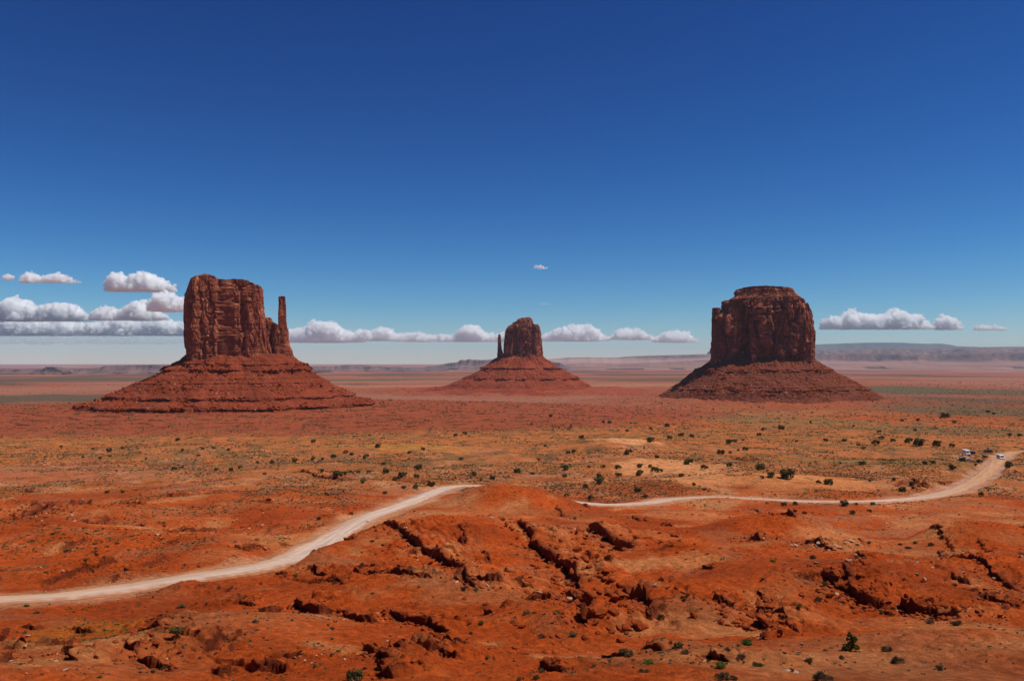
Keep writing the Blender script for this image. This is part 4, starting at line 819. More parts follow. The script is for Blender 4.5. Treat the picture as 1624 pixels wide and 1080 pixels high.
def expand(t, ox, oy, k): return [(ox+a/k, oy+b/k, c/k) for a, b, c in t]
MID = expand([(260,195,18),(375,183,18),(430,183,12),(500,165,16),(570,142,16),(607,157,14),(697,170,20),(770,105,20),(715,262,14),(800,213,16),(820,258,22),(880,305,22),(920,282,28),(1005,290,20),(1010,232,28),(1045,122,14),(962,145,14),(1280,185,14),(1355,278,22),(1398,312,12),(1470,298,20),(1243,300,9),(1095,340,24),(998,355,20),(928,357,18),(677,323,18),(565,282,18),(520,280,30),(600,262,12),(650,262,14),(427,260,14),(30,207,14),(120,203,16),(75,275,12),(455,397,14),(812,392,14),(605,518,14),(405,550,16),(373,75,16),(720,40,10),(1243,38,12),(1300,28,16)], 400, 680, 3.857)
MID += expand([(495,298,18),(263,352,12),(222,442,14),(82,514,22),(180,533,14),(410,397,16),(448,388,18),(392,495,32),(388,545,18),(545,488,13),(640,485,12),(733,490,22),(733,540,24),(610,580,34),(612,548,24),(522,612,20),(558,683,20),(398,670,18),(870,485,20),(873,530,28),(940,485,16),(970,505,26),(1000,512,20),(983,423,16),(798,395,24),(943,315,26),(1065,300,18),(1135,280,20),(1207,288,16),(1185,458,28),(1140,543,18),(1220,600,14),(1285,632,14),(858,635,26),(905,680,18),(1395,395,26),(1453,397,13),(1448,325,26),(1487,320,14),(1505,380,11),(1552,373,18),(1447,475,20),(1538,315,12),(298,160,14),(635,200,16),(675,202,14),(425,230,10),(416,248,12),(790,255,12),(940,243,16),(1045,222,18),(175,212,10),(1290,490,26)], 800, 620, 4.06)
MID += expand([(22,462,26),(33,523,14),(85,512,22),(185,502,46),(380,555,20),(435,555,26),(507,437,10),(640,440,20),(690,548,10),(837,540,16),(885,600,22),(955,545,16),(1020,568,16),(945,565,20),(1070,433,20),(1022,437,16),(1190,465,32),(1250,418,24),(1355,428,22),(1385,400,18),(1328,450,14),(1536,448,38),(1365,627,18),(830,300,16),(720,313,26),(985,312,34),(925,302,24),(1098,320,30),(1188,330,22),(755,282,18),(617,325,12),(650,347,12),(535,300,14),(420,298,15),(240,305,12),(150,222,22),(40,232,12),(15,265,14),(327,192,8),(588,212,10),(883,178,12),(978,175,14),(1145,150,24),(1200,190,18),(1405,125,18),(1440,138,14),(1535,265,20),(1597,268,16),(962,238,12),(745,248,14),(535,685,26),(605,685,12),(232,683,16),(165,688,18),(65,682,10),(705,685,14),(685,728,16),(580,740,18)], 1200, 620, 3.83)
MID += expand([(1088,65,16),(375,108,12),(668,130,18),(750,118,12),(612,178,11),(508,174,11),(672,167,11),(570,120,10),(1118,130,13),(1240,120,12),(1310,117,12),(1213,162,12),(1397,127,11),(895,187,10),(1415,250,18),(1068,243,18),(1110,235,14),(1322,247,13),(1470,235,14),(328,636,28),(200,685,24),(410,745,28),(523,805,26),(285,875,28),(583,700,26),(655,718,24),(718,700,22),(585,732,18),(790,738,20),(1268,750,16),(1005,870,16),(655,385,16),(750,385,14),(355,605,18),(1440,690,14),(1128,828,14)], 0, 680, 3.857)
NEARP = expand([(1140,570,90),(1055,808,44),(985,828,36),(1170,410,50),(1217,480,28),(1110,482,26),(1330,390,24),(1262,388,18),(1407,293,28),(1520,297,18),(232,448,44),(172,402,34),(157,577,34),(1125,640,26),(1010,687,24),(887,710,34),(1183,760,26),(640,865,36),(130,780,26),(843,685,24),(320,398,16),(985,352,18),(1245,510,16)], 0, 860, 4.06)
NEARP += expand([(657,1020,110),(22,668,44),(515,713,34),(278,375,36),(1362,450,48),(1445,467,36),(1470,683,46),(1408,745,32),(1080,788,30),(1140,775,26),(508,880,34),(558,857,38),(405,953,28),(530,422,30),(775,490,26),(1515,905,34),(1555,905,20),(338,1023,22),(185,1022,20),(97,1035,26),(740,30,26),(275,960,20),(1398,690,28)], 400, 820, 4.06)
NEARP += expand([(398,475,50),(963,685,50),(1065,862,60),(1017,843,28),(720,905,60),(765,905,66),(848,1010,60),(880,962,70),(1108,897,60),(820,748,50),(420,797,50),(228,800,50),(137,650,50),(320,655,40),(230,1015,40),(195,1050,45),(1490,835,90),(1365,880,40),(1445,930,60),(1320,980,80),(1335,1045,90),(1400,1055,60),(1530,975,40),(300,965,36),(770,685,30),(668,462,30),(430,83,26),(1120,555,30),(1100,580,26),(548,982,26),(98,1060,44),(265,380,30)], 800, 800, 3.857)
NEARP += expand([(785,795,70),(855,868,70),(325,872,50),(517,848,36),(170,820,28),(15,890,50),(400,965,110),(213,925,34),(1110,915,46),(1210,635,70),(1055,628,60),(748,575,40),(815,590,30),(375,500,50),(262,547,40),(340,240,48),(610,240,34),(965,150,34),(1058,163,40),(920,180,36),(685,157,26),(612,167,26),(872,160,30),(975,355,24),(1012,390,30),(893,380,24),(410,410,34),(160,610,24),(320,290,30),(100,262,36),(40,372,30)], 1200, 820, 3.83)
NAMED = {  # nearest listed plant -> its own words: (px, py): (kind, name, label)
    (281, 1000): ('juniper', 'desert_shrub', 'large dark round shrub on the bare slope at lower left, amid broken red ledges'),
    (562, 1071): ('juniper', 'desert_shrub', 'dark bushy shrub cut by the bottom edge, left of the middle'),
    (1304, 1072): ('sage', 'desert_shrub', 'grey-green shrub cut by the bottom edge below the small upright tree'),
    (1186, 1016): ('green', 'desert_shrub', 'bright green low shrub on red sand, left of the small upright tree'),
    (1515, 986): ('sage', 'desert_shrub', 'grey-green shrub at the foot of the broken ledge band at lower right'),
    (1475, 984): ('dry', 'desert_shrub', 'pale straw-coloured low shrub beside the ledge band at lower right'),
    (1087, 1032): ('dry', 'desert_shrub', 'pale dry low shrub right of a dark round shrub near the bottom'),
    (1076, 1023): ('juniper', 'desert_shrub', 'dark round shrub with a pale dry shrub touching its right side'),
    (1601, 737): ('juniper', 'juniper_bush', 'broad dark juniper at the inside bend of the right road'),
    (1248, 751): ('juniper', 'juniper_bush', 'broad dark juniper above the right road, widest of its neighbours'),
    (950, 762): ('juniper', 'juniper_bush', 'tall dark juniper clump above the left end of the right road'),
    (997, 717): ('juniper', 'juniper_bush', 'lone dark juniper standing on the bare pale orange sand patch'),
    (1405, 1027): ('sage', 'desert_shrub', 'rounded grey shrub right of the small upright tree, upper of two'),
    (1423, 1047): ('sage', 'desert_shrub', 'rounded grey shrub right of the small upright tree, lower of two'),
    (1000, 977): ('sage', 'desert_shrub', 'isolated grey shrub between tumbled red boulders, right of the middle ledges'),
    (903, 923): ('sage', 'desert_shrub', 'grey-green shrub under the long dark central ledge'),
    (1050, 977): ('sage', 'desert_shrub', 'grey-green shrub beside the end of the right central ledge'),
}
def named(px, py):
    for k, v in NAMED.items():
        if math.hypot(px-k[0], py-k[1]) < 4.5: NAMED.pop(k); return v
    return None
for px, py, wp in MID:
    q = named(px, py); wp = wp*(1.55 if px > 1500 and py < 750 else 1.95)
    if q: put_plant(q[0], px, py, wp, q[1], q[2], 'junipers on the sandy flats'); continue
    if py < 700: lab, gr = 'small dark juniper on the scrubby flat towards the buttes', 'junipers on the far flat'
    elif px < 410: lab, gr = 'small dark juniper on red ground above the left road', 'junipers above the left road'
    elif px < 800: lab, gr = 'dark juniper on orange sand between the left road and the buttes', 'junipers beyond the left road'
    elif px < 1125: lab, gr = 'dark juniper around the bare orange sand patch behind the central knoll', 'junipers round the sand patch'
    elif px < 1420: lab, gr = 'dark juniper on orange ground along the right road', 'junipers along the right road'
    else: lab, gr = 'dark juniper near the parked vehicles and the bend of the right road', 'junipers by the road bend'
    kd = 'juniper'
    if px < 410 and py > 830: wp *= .62; kd = 'juniper' if wp > 9 else 'sage'; lab, gr = 'low green shrub on red ground between the dark caves and the left road', 'low shrubs above the left road'
    put_plant(kd, px, py, wp, 'juniper_bush' if not (px < 410 and py > 830) else 'desert_shrub', lab, gr, parts=wp > 11, hk=1.0 if py < 830 else .7)
for n_, (px, py, wp) in enumerate(NEARP):
    q = named(px, py)
    if q: put_plant(q[0], px, py, wp, q[1], q[2], 'desert shrubs on the near slope', hk=.9); continue
    kd = ('sage', 'sage', 'juniper', 'sage', 'dry', 'green')[n_ % 6]
    if px < 400: lab, gr = 'small shrub on the red slope at lower left below the road', 'shrubs on the lower left slope'
    elif px < 800: lab, gr = 'small shrub among the thin dark ledges of the smooth orange slope', 'shrubs on the smooth orange slope'
    elif px < 1180: lab, gr = 'small shrub among tumbled red boulders and broken ledges', 'shrubs among the tumbled boulders'
    else: lab, gr = 'small shrub on the red slope at lower right', 'shrubs on the lower right slope'
    lab = {'sage': 'grey-green ', 'juniper': 'dark ', 'dry': 'dry straw-coloured ', 'green': 'green '}[kd]+lab; gr = {'sage': 'grey-green ', 'juniper': 'dark ', 'dry': 'dry ', 'green': 'green '}[kd]+gr
    put_plant(kd, px, py, wp, 'desert_shrub', lab, gr, hk=.85)

# the small upright tree
def small_tree():
    X, Y, Z = ground_at(1349.5, 1033); s = Y/F; rg = np.random.default_rng(77); r = empty('small_tree', (X, Y, Z))
    tv = twigs(rg, 6*s, 26*s, 7, 1.1*s, .8); link_mesh('trunk', tv[0], tv[1], M['bark'], r)
    VV, FF, SS, n = [], [], [], 0
    for cx, cz, R, H in ((0, 1, 12, 12), (-7, 1, 7, 7), (7, 2, 7, 8), (1, 9, 6, 8), (3, 15, 6.5, 9), (-1, 21, 5.5, 7), (-2.5, 25, 3.2, 5), (4.5, 19, 4, 5), (-4, 16, 3, 4)):
        v, f, sh = leaf_cloud(rg, 7, 620, 1.5*s, R*s, H*s, .9); v = v+np.array([cx*s, rg.normal()*1.5*s, cz*s]); VV.append(v); FF.append(f+n); SS.append(sh); n += len(v)
    link_mesh('crown', np.concatenate(VV), np.concatenate(FF), M['green'], r, smooth=False, attrs={'Shade': np.concatenate(SS)})
    tag(r, 'small upright bright green tree standing alone on red sand at lower right', 'tree')
small_tree()

# ---------------------------------------------------------------- low scrub too many to count
def tufts(name, label, n, pxr, pyr, wpx, mat, seed, dens, nl=9, hk=.6, dark=None):
    rg = np.random.default_rng(seed); px = rg.uniform(*pxr, n*3); py = rg.uniform(pyr[0], pyr[1], n*3)
    Y = np.array([depth_of_row(p) for p in py]); X = (px-CX)/F*Y
    dn = dens(X, Y, px, py); rd = polydist(X, Y, ROAD, 30)[0]; keep = np.nonzero((rg.random(n*3) < dn) & (rd > 6.5))[0][:n]
    X, Y = X[keep], Y[keep]; Z = zat(X, Y); R = rg.uniform(wpx[0], wpx[1], len(X))*rg.random(len(X))**.6*Y/F*.5+0.08
    m = len(X); d = rg.normal(size=(m, nl, 3)); d[..., 2] = np.abs(d[..., 2]); d /= np.linalg.norm(d, axis=2)[..., None]
    p = d*np.array([1, 1, hk])*(0.35+0.65*rg.random((m, nl, 1))); t = rg.normal(size=(m, nl, 3))*.5+d; t /= np.linalg.norm(t, axis=2)[..., None]
    s = np.cross(t, rg.normal(size=(m, nl, 3))); s /= np.linalg.norm(s, axis=2)[..., None]+1e-9
    L, Wd = .42, .26
    q = np.stack([p-s*Wd-t*L, p+s*Wd-t*L, p+s*Wd*.7+t*L, p-s*Wd*.7+t*L], 2)*R[:, None, None, None]
    q = q+np.stack([X, Y, Z], 1)[:, None, None, :]; V = q.reshape(-1, 3)
    sh = np.repeat(rg.random(m)*.6, nl*4)+np.repeat(rg.random(m*nl)*.4, 4)
    o = link_mesh(name, V, np.arange(len(V)).reshape(-1, 4), mat, smooth=False, attrs={'Shade': sh}); tag(o, label, 'ground cover', None, 'stuff'); return o
def d_mid(X, Y, px, py):
    a = sst(-0.35, 0.35, fbm2(X/40, Y/80, 4, 501)); b = 1.0
    for cx, cy, rx, ry in ((990, 713, 29, 95), (1060, 742, 30, 40), (1170, 765, 40, 30), (1270, 772, 42, 24)):
        x0, y0, _ = W(cx, cy); b = b*sst(0.6, 1.05, np.hypot((X-x0)/rx, (Y-y0)/ry)+0.2*noise2(X/12, Y/20, 7))
    kn = sst(195, 290, Y)                              # the red slopes in front carry little
    return a*b*(0.10+0.9*kn)
tufts('scrub', 'low grey-green scrub dotted over the flats beyond the road', 30000, (-60, 1690), (655, 800), (0.8, 3.8), M['sage'], 601, d_mid)
tufts('scrub', 'dark low brush dotted over the flats beyond the road', 20000, (-60, 1690), (640, 800), (0.8, 5.0), M['juniper'], 602, d_mid)
tufts('scrub', 'straw-coloured dry grass clumps over the sandy flats', 16000, (-60, 1690), (680, 810), (0.8, 3.4), M['dry'], 603, d_mid)
d_near = lambda X, Y, px, py: 0.15+0.85*sst(0.0, 0.5, fbm2(X/14, Y/14, 3, 505))
tufts('scrub', 'tiny tufts scattered over the red foreground slopes', 2600, (-60, 1690), (800, 1085), (1, 4.5), M['sage'], 604, d_near, 14)
tufts('scrub', 'tiny green tufts on the wash below the left road', 90, (105, 215), (958, 1030), (2, 7), M['green'], 605, lambda X, Y, px, py: sst(-.2, .3, noise2(X/3, Y/3, 8)), 16, .4)
tufts('scrub', 'sparse tiny dark brush over the left terraces and beside the roads', 3500, (-60, 600), (770, 900), (1, 4.5), M['juniper'], 606, lambda X, Y, px, py: sst(-.2, .4, fbm2(X/18, Y/18, 3, 506)), 12, .5)
tufts('scrub', 'distant dark trees and brush dotting the plain', 5000, (-60, 1690), (606, 655), (.8, 3.2), M['juniper'], 607, lambda X, Y, px, py: np.clip(0.08+sst(1330, 1500, px)*.9+(np.abs(px-840) < 60)*sst(628, 640, py)*.6+sst(640, 655, py)*.3, 0, 1), 7, .8)

# ---------------------------------------------------------------- boulders and rubble
RB = [(hide(link_mesh('boulder', v, f, M['rock'], smooth=False))) for v, f in ROCKS]
RP = [(hide(link_mesh('boulder', v, f, M['palerock'], smooth=False))) for v, f in ROCKS]
REG = [  # px, py, half-widths px, individuals, how many small, small size px, big size px, kind, label
    (905, 905, 70, 50, 34, 900, (.8, 4), (5, 12), 'r', 'rough red boulder below the long central ledge', 'boulders below the central ledge'),
    (985, 975, 50, 45, 34, 700, (.8, 4), (6, 17), 'r', 'rough red boulder in the tumble between the two central ledges', 'boulders between the central ledges'),
    (870, 1010, 60, 45, 26, 600, (.8, 4), (5, 14), 'r', 'rough red boulder low on the slope below the central ledges', 'boulders low on the central slope'),
    (260, 1005, 55, 45, 22, 520, (.8, 4), (4, 10), 'r', 'red boulder in the rocky gully beside the large dark shrub', 'boulders in the lower left gully'),
    (1340, 935, 90, 22, 22, 700, (.8, 4), (5, 11), 'r', 'red boulder in the broken band behind the lower right sand', 'boulders in the lower right band'),
    (1520, 965, 80, 24, 18, 500, (.8, 4), (5, 12), 'r', 'red boulder along the ledge near the right edge', 'boulders along the right ledge'),
    (1215, 985, 30, 30, 8, 200, (.8, 4), (6, 14), 'r', 'red boulder at the foot of the short ledge left of the small tree', 'boulders by the short right ledge'),
    (1060, 850, 60, 30, 10, 420, (.6, 3), (4, 8), 'r', 'small red boulder on the knoll below the right road', 'boulders on the central knoll'),
    (600, 870, 45, 30, 6, 420, (.6, 3), (3.5, 6), 'r', 'small red block on the smooth orange slope right of the left road', 'blocks right of the left road'),
    (650, 950, 130, 60, 12, 700, (.5, 3), (4, 9), 'r', 'small red block under the thin ledges of the smooth orange slope', 'blocks under the thin ledges'),
    (290, 850, 60, 26, 10, 800, (.6, 3), (3, 6), 'm', 'pinkish block in the rubble fan below the dark cave', 'rubble blocks below the cave'),
    (445, 850, 55, 32, 10, 900, (.6, 3.2), (3, 6), 'm', 'pinkish block in the rubble left of the road bend', 'rubble blocks by the road bend'),
    (1310, 868, 75, 30, 16, 900, (.6, 3.5), (4, 9), 'p', 'pale pink slab on the slope below the right road', 'pale slabs below the right road'),
    (1360, 838, 80, 18, 6, 600, (.6, 3), (3, 6), 'p', 'small pale slab just below the right road', 'pale slabs near the right road'),
    (530, 1010, 110, 50, 10, 520, (.5, 3), (3, 6), 'p', 'small pale stone scattered on the lower orange slope', 'pale stones on the lower slope'),
    (1540, 900, 90, 40, 10, 700, (.6, 3), (4, 8), 'm', 'pinkish block on the rough slope at the right edge', 'blocks on the right slope'),
    (90, 820, 40, 16, 6, 300, (.6, 3), (3, 7), 'm', 'pinkish block under the dark cave at the left edge', 'blocks below the left cave'),
    (60, 1040, 60, 35, 6, 260, (.6, 4), (5, 10), 'p', 'pale slab on the ledge in the bottom left corner', 'pale slabs at the bottom left'),
    (150, 900, 90, 30, 6, 500, (.5, 3), (3, 6), 'm', 'pinkish block along the low ledge above the left road', 'blocks above the left road'),
    (1455, 768, 22, 8, 8, 120, (1, 3), (4, 8), 'r', 'dark red boulder in the outcrop above the right road', 'boulders in the roadside outcrop'),
    (1270, 1060, 30, 15, 4, 160, (.6, 4), (5, 9), 'p', 'pale slab beside the shrub cut by the bottom edge', 'pale slabs by the bottom edge'),
    (1150, 960, 500, 110, 0, 1800, (.5, 2.6), (4, 8), 'r', '', ''), (400, 960, 420, 115, 0, 1500, (.5, 2.6), (4, 8), 'r', '', ''), (700, 850, 900, 50, 0, 2200, (.5, 2.2), (4, 8), 'm', '', '')]
small = {'r': [], 'p': []}; rgb = np.random.default_rng(909)
for px, py, wx, wy, nb, ns, ss, bs, kd, lab, grp in REG:
    for i in range(nb):
        a, q = rgb.uniform(0, 6.283), math.sqrt(rgb.random()); x, y = px+wx*q*math.cos(a), py+wy*q*math.sin(a)
        X, Y, Z = ground_at(x, y)
        if polydist(np.array([X]), np.array([Y]), ROAD, 30)[0][0] < 5: continue
        w_ = (bs[0]+(bs[1]-bs[0])*rgb.random()**2)*Y/F*.8; pool = RP if kd == 'p' or (kd == 'm' and rgb.random() < .5) else RB
        b_ = pool[rgb.integers(0, 8)].copy(); b_.name = 'boulder'; COL.objects.link(b_)
        b_.location = (X, Y, Z+w_*.18); b_.rotation_euler = (rgb.normal(0, .25), rgb.normal(0, .25), rgb.uniform(0, 6.28)); b_.scale = (w_*rgb.uniform(.9, 1.3), w_, w_*rgb.uniform(.7, 1.1)*(.45 if kd == 'p' else 1))
        if lab.startswith('pinkish') and pool is RB: tag(b_, lab.replace('pinkish', 'red'), 'boulder', 'red '+grp)
        else: tag(b_, lab, 'boulder', grp)
    ns = int(ns*1.7); a = rgb.uniform(0, 6.283, ns); q = np.sqrt(rgb.random(ns)); x, y = px+wx*1.15*q*np.cos(a), py+wy*1.15*q*np.sin(a)
    Y = np.array([depth_of_row(min(max(v, 620), 1095)) for v in y]); X = (x-CX)/F*Y
    ok = (polydist(X, Y, ROAD, 30)[0] > 5) & (rgb.random(ns) < sst(-.4, .3, fbm2(X/6, Y/6, 3, 707))); X, Y = X[ok], Y[ok]; n = len(X)
    sz = (ss[0]+(ss[1]-ss[0])*rgb.random(n)**3)*Y/F*.5; P = np.stack([X, Y, zat(X, Y)+sz*.1], 1); pk = rgb.random(n) < {'r': .015, 'm': .3, 'p': .7}[kd]
    small['p'].append((P[pk], sz[pk])); small['r'].append((P[~pk], sz[~pk]))
for Pl, a_, ov_, l_ in LEDW:
    Ls = float(np.hypot(*np.diff(Pl, axis=0).T).sum()); n = int(min(260, 14+Ls*9*a_)); kk = rgb.integers(0, len(Pl)-1, n); t_ = rgb.random((n, 1))
    e = Pl[-1]-Pl[0]; e = e/np.linalg.norm(e); off = rgb.normal(0.9, 1.1, (n, 1))*max(.6, a_)
    q = Pl[kk]*(1-t_)+Pl[kk+1]*t_ + np.array([e[1], -e[0]])*off; ok = polydist(q[:, 0], q[:, 1], ROAD, 30)[0] > 5; q = q[ok]; n = len(q)
    if n and a_ < 3.9: sz = (0.05+0.30*rgb.random(n)**2.5)*max(.5, a_); P = np.stack([q[:, 0], q[:, 1], zat(q[:, 0], q[:, 1])+sz*.15], 1); pk = rgb.random(n) < .04; small['p'].append((P[pk], sz[pk])); small['r'].append((P[~pk], sz[~pk]))
for kd, mt, tm, lab in (('r', M['rock'], ROCKS_LO, 'red rubble strewn over the foreground slopes'), ('p', M['palerock'], SLABS+ROCKS_LO[:2], 'pale stone chips strewn over the foreground slopes')):
    P = np.concatenate([a for a, b in small[kd]]); S = np.concatenate([b for a, b in small[kd]])
    v, f = scatter_mesh(tm, P, S, rgb); tag(link_mesh('rubble', v, f, mt, smooth=False), lab, 'rubble', None, 'stuff')

# ---------------------------------------------------------------- vehicles and people at the viewpoint by the road bend
def paint(name, c, rough=0.35): m, n, b = new_mat(name, rough, 1.6); b.inputs['Base Color'].default_value = (*c, 1); return m
M['white'] = paint('white_paint', (0.80, 0.80, 0.80)); M['silver'] = paint('silver_paint', (0.50, 0.51, 0.53)); M['darkpaint'] = paint('dark_paint', (0.03, 0.03, 0.04)); M['maroon'] = paint('maroon_paint', (0.16, 0.03, 0.02))
M['glass'] = paint('dark_glass', (0.02, 0.022, 0.028), 0.1); M['tyre'] = paint('tyre_rubber', (0.03, 0.03, 0.03), 0.9); M['rim'] = paint('wheel_metal', (0.55, 0.55, 0.56)); M['red_lens'] = paint('red_lens', (0.4, 0.02, 0.02)); M['clear_lens'] = paint('clear_lens', (0.8, 0.8, 0.75))
def bm_obj(name, bm, mat, parent, bev=0.0):
    if bev: bmesh.ops.bevel(bm, geom=bm.edges[:], offset=bev, segments=2, affect='EDGES', clamp_overlap=True)
    bmesh.ops.recalc_face_normals(bm, faces=bm.faces[:]); me = bpy.data.meshes.new(name); bm.to_mesh(me); bm.free(); me.materials.append(mat)
    o = bpy.data.objects.new(name, me); COL.objects.link(o); o.parent = parent; return o
def prism(pts, w, taper=None):                          # side profile (y forward, z up) extruded across x; upper points pulled in
    bm = bmesh.new(); L = []
    for sx in (-1, 1):
        L.append([bm.verts.new((sx*(w/2-(taper(z) if taper else 0)), y, z)) for y, z in pts])
    bm.faces.new(L[0]); bm.faces.new(L[1][::-1]); n = len(pts)
    for i in range(n): bm.faces.new([L[0][i], L[0][(i+1) % n], L[1][(i+1) % n], L[1][i]])
    return bm
def quad(ps): bm = bmesh.new(); bm.faces.new([bm.verts.new(p) for p in ps]); return bm
def slab(c, sx, sy, sz):
    bm = bmesh.new(); bmesh.ops.create_cube(bm, size=1.0)
    for v in bm.verts: v.co = (c[0]+v.co.x*sx, c[1]+v.co.y*sy, c[2]+v.co.z*sz)
    return bm
def vehicle(name, label, cat, px, py, heading, kind, mat, grp=None):
    X, Y, _ = W(px, py); Z = float(zat(X, Y)); r = empty(name, (X, Y, Z+0.02)); r.rotation_euler.z = heading
    if kind == 'car': Ln, w, wr = 4.5, 1.8, .33; prof = [(-2.2, .35), (2.2, .35), (2.25, .62), (2.1, .78), (1.15, .92), (.45, 1.42), (-.9, 1.45), (-1.75, .98), (-2.2, .92)]; tp = lambda z: max(0, z-.9)*.38; wb = 1.35; glz = (.98, 1.36); gly = (-1.35, .8)
    elif kind == 'suv': Ln, w, wr = 4.8, 1.95, .38; prof = [(-2.35, .42), (2.35, .42), (2.4, .85), (2.2, 1.02), (1.2, 1.12), (.75, 1.75), (-2.1, 1.8), (-2.35, 1.1)]; tp = lambda z: max(0, z-1.05)*.22; wb = 1.45; glz = (1.2, 1.65); gly = (-2.0, .75)
    elif kind == 'van': Ln, w, wr = 5.4, 2.1, .38; prof = [(-2.65, .42), (2.65, .42), (2.7, .95), (2.3, 1.15), (1.55, 2.2), (1.2, 2.38), (-2.6, 2.4), (-2.68, 1.2)]; tp = lambda z: max(0, z-1.1)*.08; wb = 1.7; glz = (1.35, 2.05); gly = (-2.4, 1.5)
    else: Ln, w, wr = 7.4, 2.35, .42; prof = [(-3.7, .55), (3.6, .5), (3.7, 1.1), (3.0, 1.35), (2.5, 2.0), (3.1, 2.25), (3.1, 2.85), (2.7, 3.05), (-3.7, 3.05)]; tp = lambda z: 0.0; wb = 2.3; glz = (1.6, 2.3); gly = (-3.2, 1.6)
    bd = bm_obj('body', prism(prof, w, tp), mat, r, .05)
    for sx in (-1, 1):                                  # side glass, a hair proud of the body
        n = 3 if kind in ('car', 'suv') else 4; ys = np.linspace(gly[0], gly[1], n+1)
        for i in range(n):
            if kind == 'motorhome' and i == 1: continue
            a, b = ys[i]+.06, ys[i+1]-.06; x0 = w/2-tp(glz[0])+.012; x1 = w/2-tp(glz[1])+.012
            cut = .35 if (i == n-1 and kind != 'motorhome') else 0; cut0 = .25 if (i == 0 and kind == 'car') else 0
            bm_obj('window', quad([(sx*x0, a, glz[0]), (sx*x0, b, glz[0]), (sx*x1, b-cut, glz[1]), (sx*x1, a+cut0, glz[1])]), M['glass'], r)
    f = {'car': ((1.10, .97), (.50, 1.40)), 'suv': ((1.17, 1.18), (.80, 1.70)), 'van': ((2.24, 1.25), (1.60, 2.14)), 'motorhome': ((2.98, 1.40), (2.54, 1.95))}[kind]
    bm_obj('windscreen', quad([(-w*.42, f[0][0]+.03, f[0][1]), (w*.42, f[0][0]+.03, f[0][1]), (w*.38, f[1][0]+.03, f[1][1]), (-w*.38, f[1][0]+.03, f[1][1])]), M['glass'], r)
    q = prof[-2] if kind != 'motorhome' else (-3.7, 3.05); yb = -Ln/2-.045
    if kind == 'car': bm_obj('rear_window', quad([(-w*.38, -1.68, 1.04), (w*.38, -1.68, 1.04), (w*.34, -1.0, 1.42), (-w*.34, -1.0, 1.42)]), M['glass'], r)
    else:
        zb0, zb1 = {'suv': (1.18, 1.62), 'van': (1.35, 2.05), 'motorhome': (1.7, 2.3)}[kind]; yy0 = {'suv': -2.36, 'van': -2.70, 'motorhome': -3.73}[kind]; yy1 = {'suv': -2.20, 'van': -2.64, 'motorhome': -3.73}[kind]
        bm_obj('rear_window', quad([(-w*.38, yy0, zb0), (w*.38, yy0, zb0), (w*.36, yy1, zb1), (-w*.36, yy1, zb1)]), M['glass'], r)
    bm_obj('bumper', slab((0, -Ln/2+.02, .5), w*.96, .16, .2), M['darkpaint'], r, .03); bm_obj('bumper', slab((0, Ln/2+.03, .5), w*.96, .16, .2), M['darkpaint'], r, .03)
    for sx in (-1, 1):
        bm_obj('tail_light', slab((sx*w*.43, -Ln/2+.02, .85), .16, .1, .22), M['red_lens'], r); bm_obj('headlight', slab((sx*w*.38, Ln/2-.02, .74), .3, .14, .15), M['clear_lens'], r)
        for sy in (-1, 1):
            bm = bmesh.new(); bmesh.ops.create_cone(bm, cap_ends=True, segments=20, radius1=wr, radius2=wr, depth=.22, matrix=Matrix.Translation((sx*(w/2-.10), sy*wb, wr)) @ Matrix.Rotation(math.pi/2, 4, 'Y')); wh = bm_obj('wheel', bm, M['tyre'], r, .02)
            bm = bmesh.new(); bmesh.ops.create_cone(bm, cap_ends=True, segments=14, radius1=wr*.58, radius2=wr*.5, depth=.03, matrix=Matrix.Translation((sx*(w/2+.015), sy*wb, wr)) @ Matrix.Rotation(math.pi/2*sx, 4, 'Y')); bm_obj('rim', bm, M['rim'], wh)
    if kind == 'motorhome': bm_obj('roof_vent', slab((0, -1.2, 3.12), .7, .7, .14), M['white'], r, .02); bm_obj('door', slab((w/2+.01, -.9, 1.55), .03, .7, 1.9), M['silver'], r)
    tag(r, label, cat, grp); return r
vehicle('van', 'white van driving down the pale road just before its right bend', 'van', 1587, 728, math.radians(172), 'van', M['white'])
vehicle('motorhome', 'tall white camper parked at the lookout, behind two pale cars', 'camper', 1532, 721.5, math.radians(171), 'motorhome', M['white'])
vehicle('car', 'silver car parked leftmost at the lookout, in front of the tall white camper', 'car', 1524, 726, math.radians(100), 'car', M['silver'])
vehicle('car', 'white car parked right in front of the tall white camper', 'car', 1534, 726.8, math.radians(80), 'car', M['white'])
vehicle('car', 'dark car tucked against the right side of the tall white camper', 'car', 1539.5, 720.5, math.radians(75), 'suv', M['darkpaint'])
vehicle('pickup', 'dark sport utility vehicle parked alone between the camper and the white van', 'suv', 1567, 719.5, math.radians(85), 'suv', M['darkpaint']).name = 'suv'
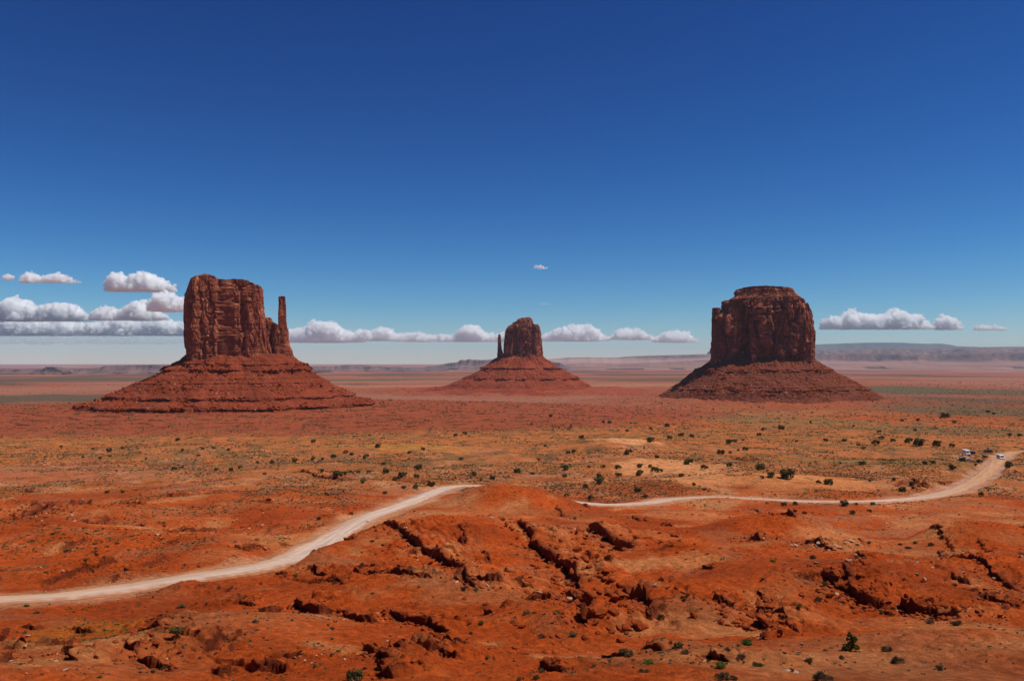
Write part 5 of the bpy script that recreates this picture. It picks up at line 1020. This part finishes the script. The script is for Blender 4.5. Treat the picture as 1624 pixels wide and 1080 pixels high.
def person(px, py, shirt, label, seed):
    X, Y, _ = W(px, py); Z = float(zat(X, Y)); rg = random.Random(seed); r = empty('person', (X, Y, Z)); r.rotation_euler.z = rg.uniform(-2, 2)
    J = {'hip': (0, 0, .93, .14), 'chest': (0, .01, 1.28, .15), 'neck': (0, .01, 1.47, .065), 'head': (0, .02, 1.60, .095), 'top': (0, .02, 1.70, .07)}
    E = [('hip', 'chest'), ('chest', 'neck'), ('neck', 'head'), ('head', 'top')]
    for s_, sx in (('l', -1), ('r', 1)):
        J.update({s_+'sh': (sx*.18, 0, 1.40, .065), s_+'el': (sx*.25, -.02, 1.14, .045), s_+'wr': (sx*.26, .05, .90, .032), s_+'ha': (sx*.26, .07, .80, .03), s_+'th': (sx*.10, 0, .86, .10), s_+'kn': (sx*.11, .02, .50, .06), s_+'an': (sx*.12, 0, .09, .045), s_+'to': (sx*.13, .16, .04, .04)})
        E += [('chest', s_+'sh'), (s_+'sh', s_+'el'), (s_+'el', s_+'wr'), (s_+'wr', s_+'ha'), ('hip', s_+'th'), (s_+'th', s_+'kn'), (s_+'kn', s_+'an'), (s_+'an', s_+'to')]
    K = list(J); me = bpy.data.meshes.new('body'); me.from_pydata([J[k][:3] for k in K], [(K.index(a), K.index(b)) for a, b in E], []); ob = bpy.data.objects.new('body', me)
    tmp = bpy.data.scenes.new('tmp'); tmp.collection.objects.link(ob); sk_ = ob.modifiers.new('s', 'SKIN')
    for i, k in enumerate(K): me.skin_vertices[0].data[i].radius = (J[k][3], J[k][3]*.85)
    me.skin_vertices[0].data[0].use_root = True; ob.modifiers.new('u', 'SUBSURF').levels = 1
    dg = own_graph(tmp); m2 = bpy.data.meshes.new_from_object(ob.evaluated_get(dg)); ob.modifiers.clear(); ob.data = m2; bpy.data.scenes.remove(tmp); COL.objects.link(ob)
    for m in (paint('skin', (.35, .19, .12), .6), paint('shirt_cloth', shirt, .9), paint('trouser_cloth', (.05, .06, .09), .9), paint('hair', (.03, .02, .015), .8)): m2.materials.append(m)
    for p in m2.polygons:
        z, x = p.center.z, abs(p.center.x); p.use_smooth = True; p.material_index = 3 if z > 1.64 else 0 if (z > 1.46 or (x > .2 and z < 1.16)) else 1 if z > .92 else 2
    ob.parent = r; tag(r, label, 'person'); return r
person(1546, 724.5, (.45, .08, .06), 'person in a reddish shirt standing at the lookout, left of the pair', 1)
person(1549.5, 724.5, (.10, .10, .12), 'person in dark clothes standing at the lookout, right of the pair', 2)
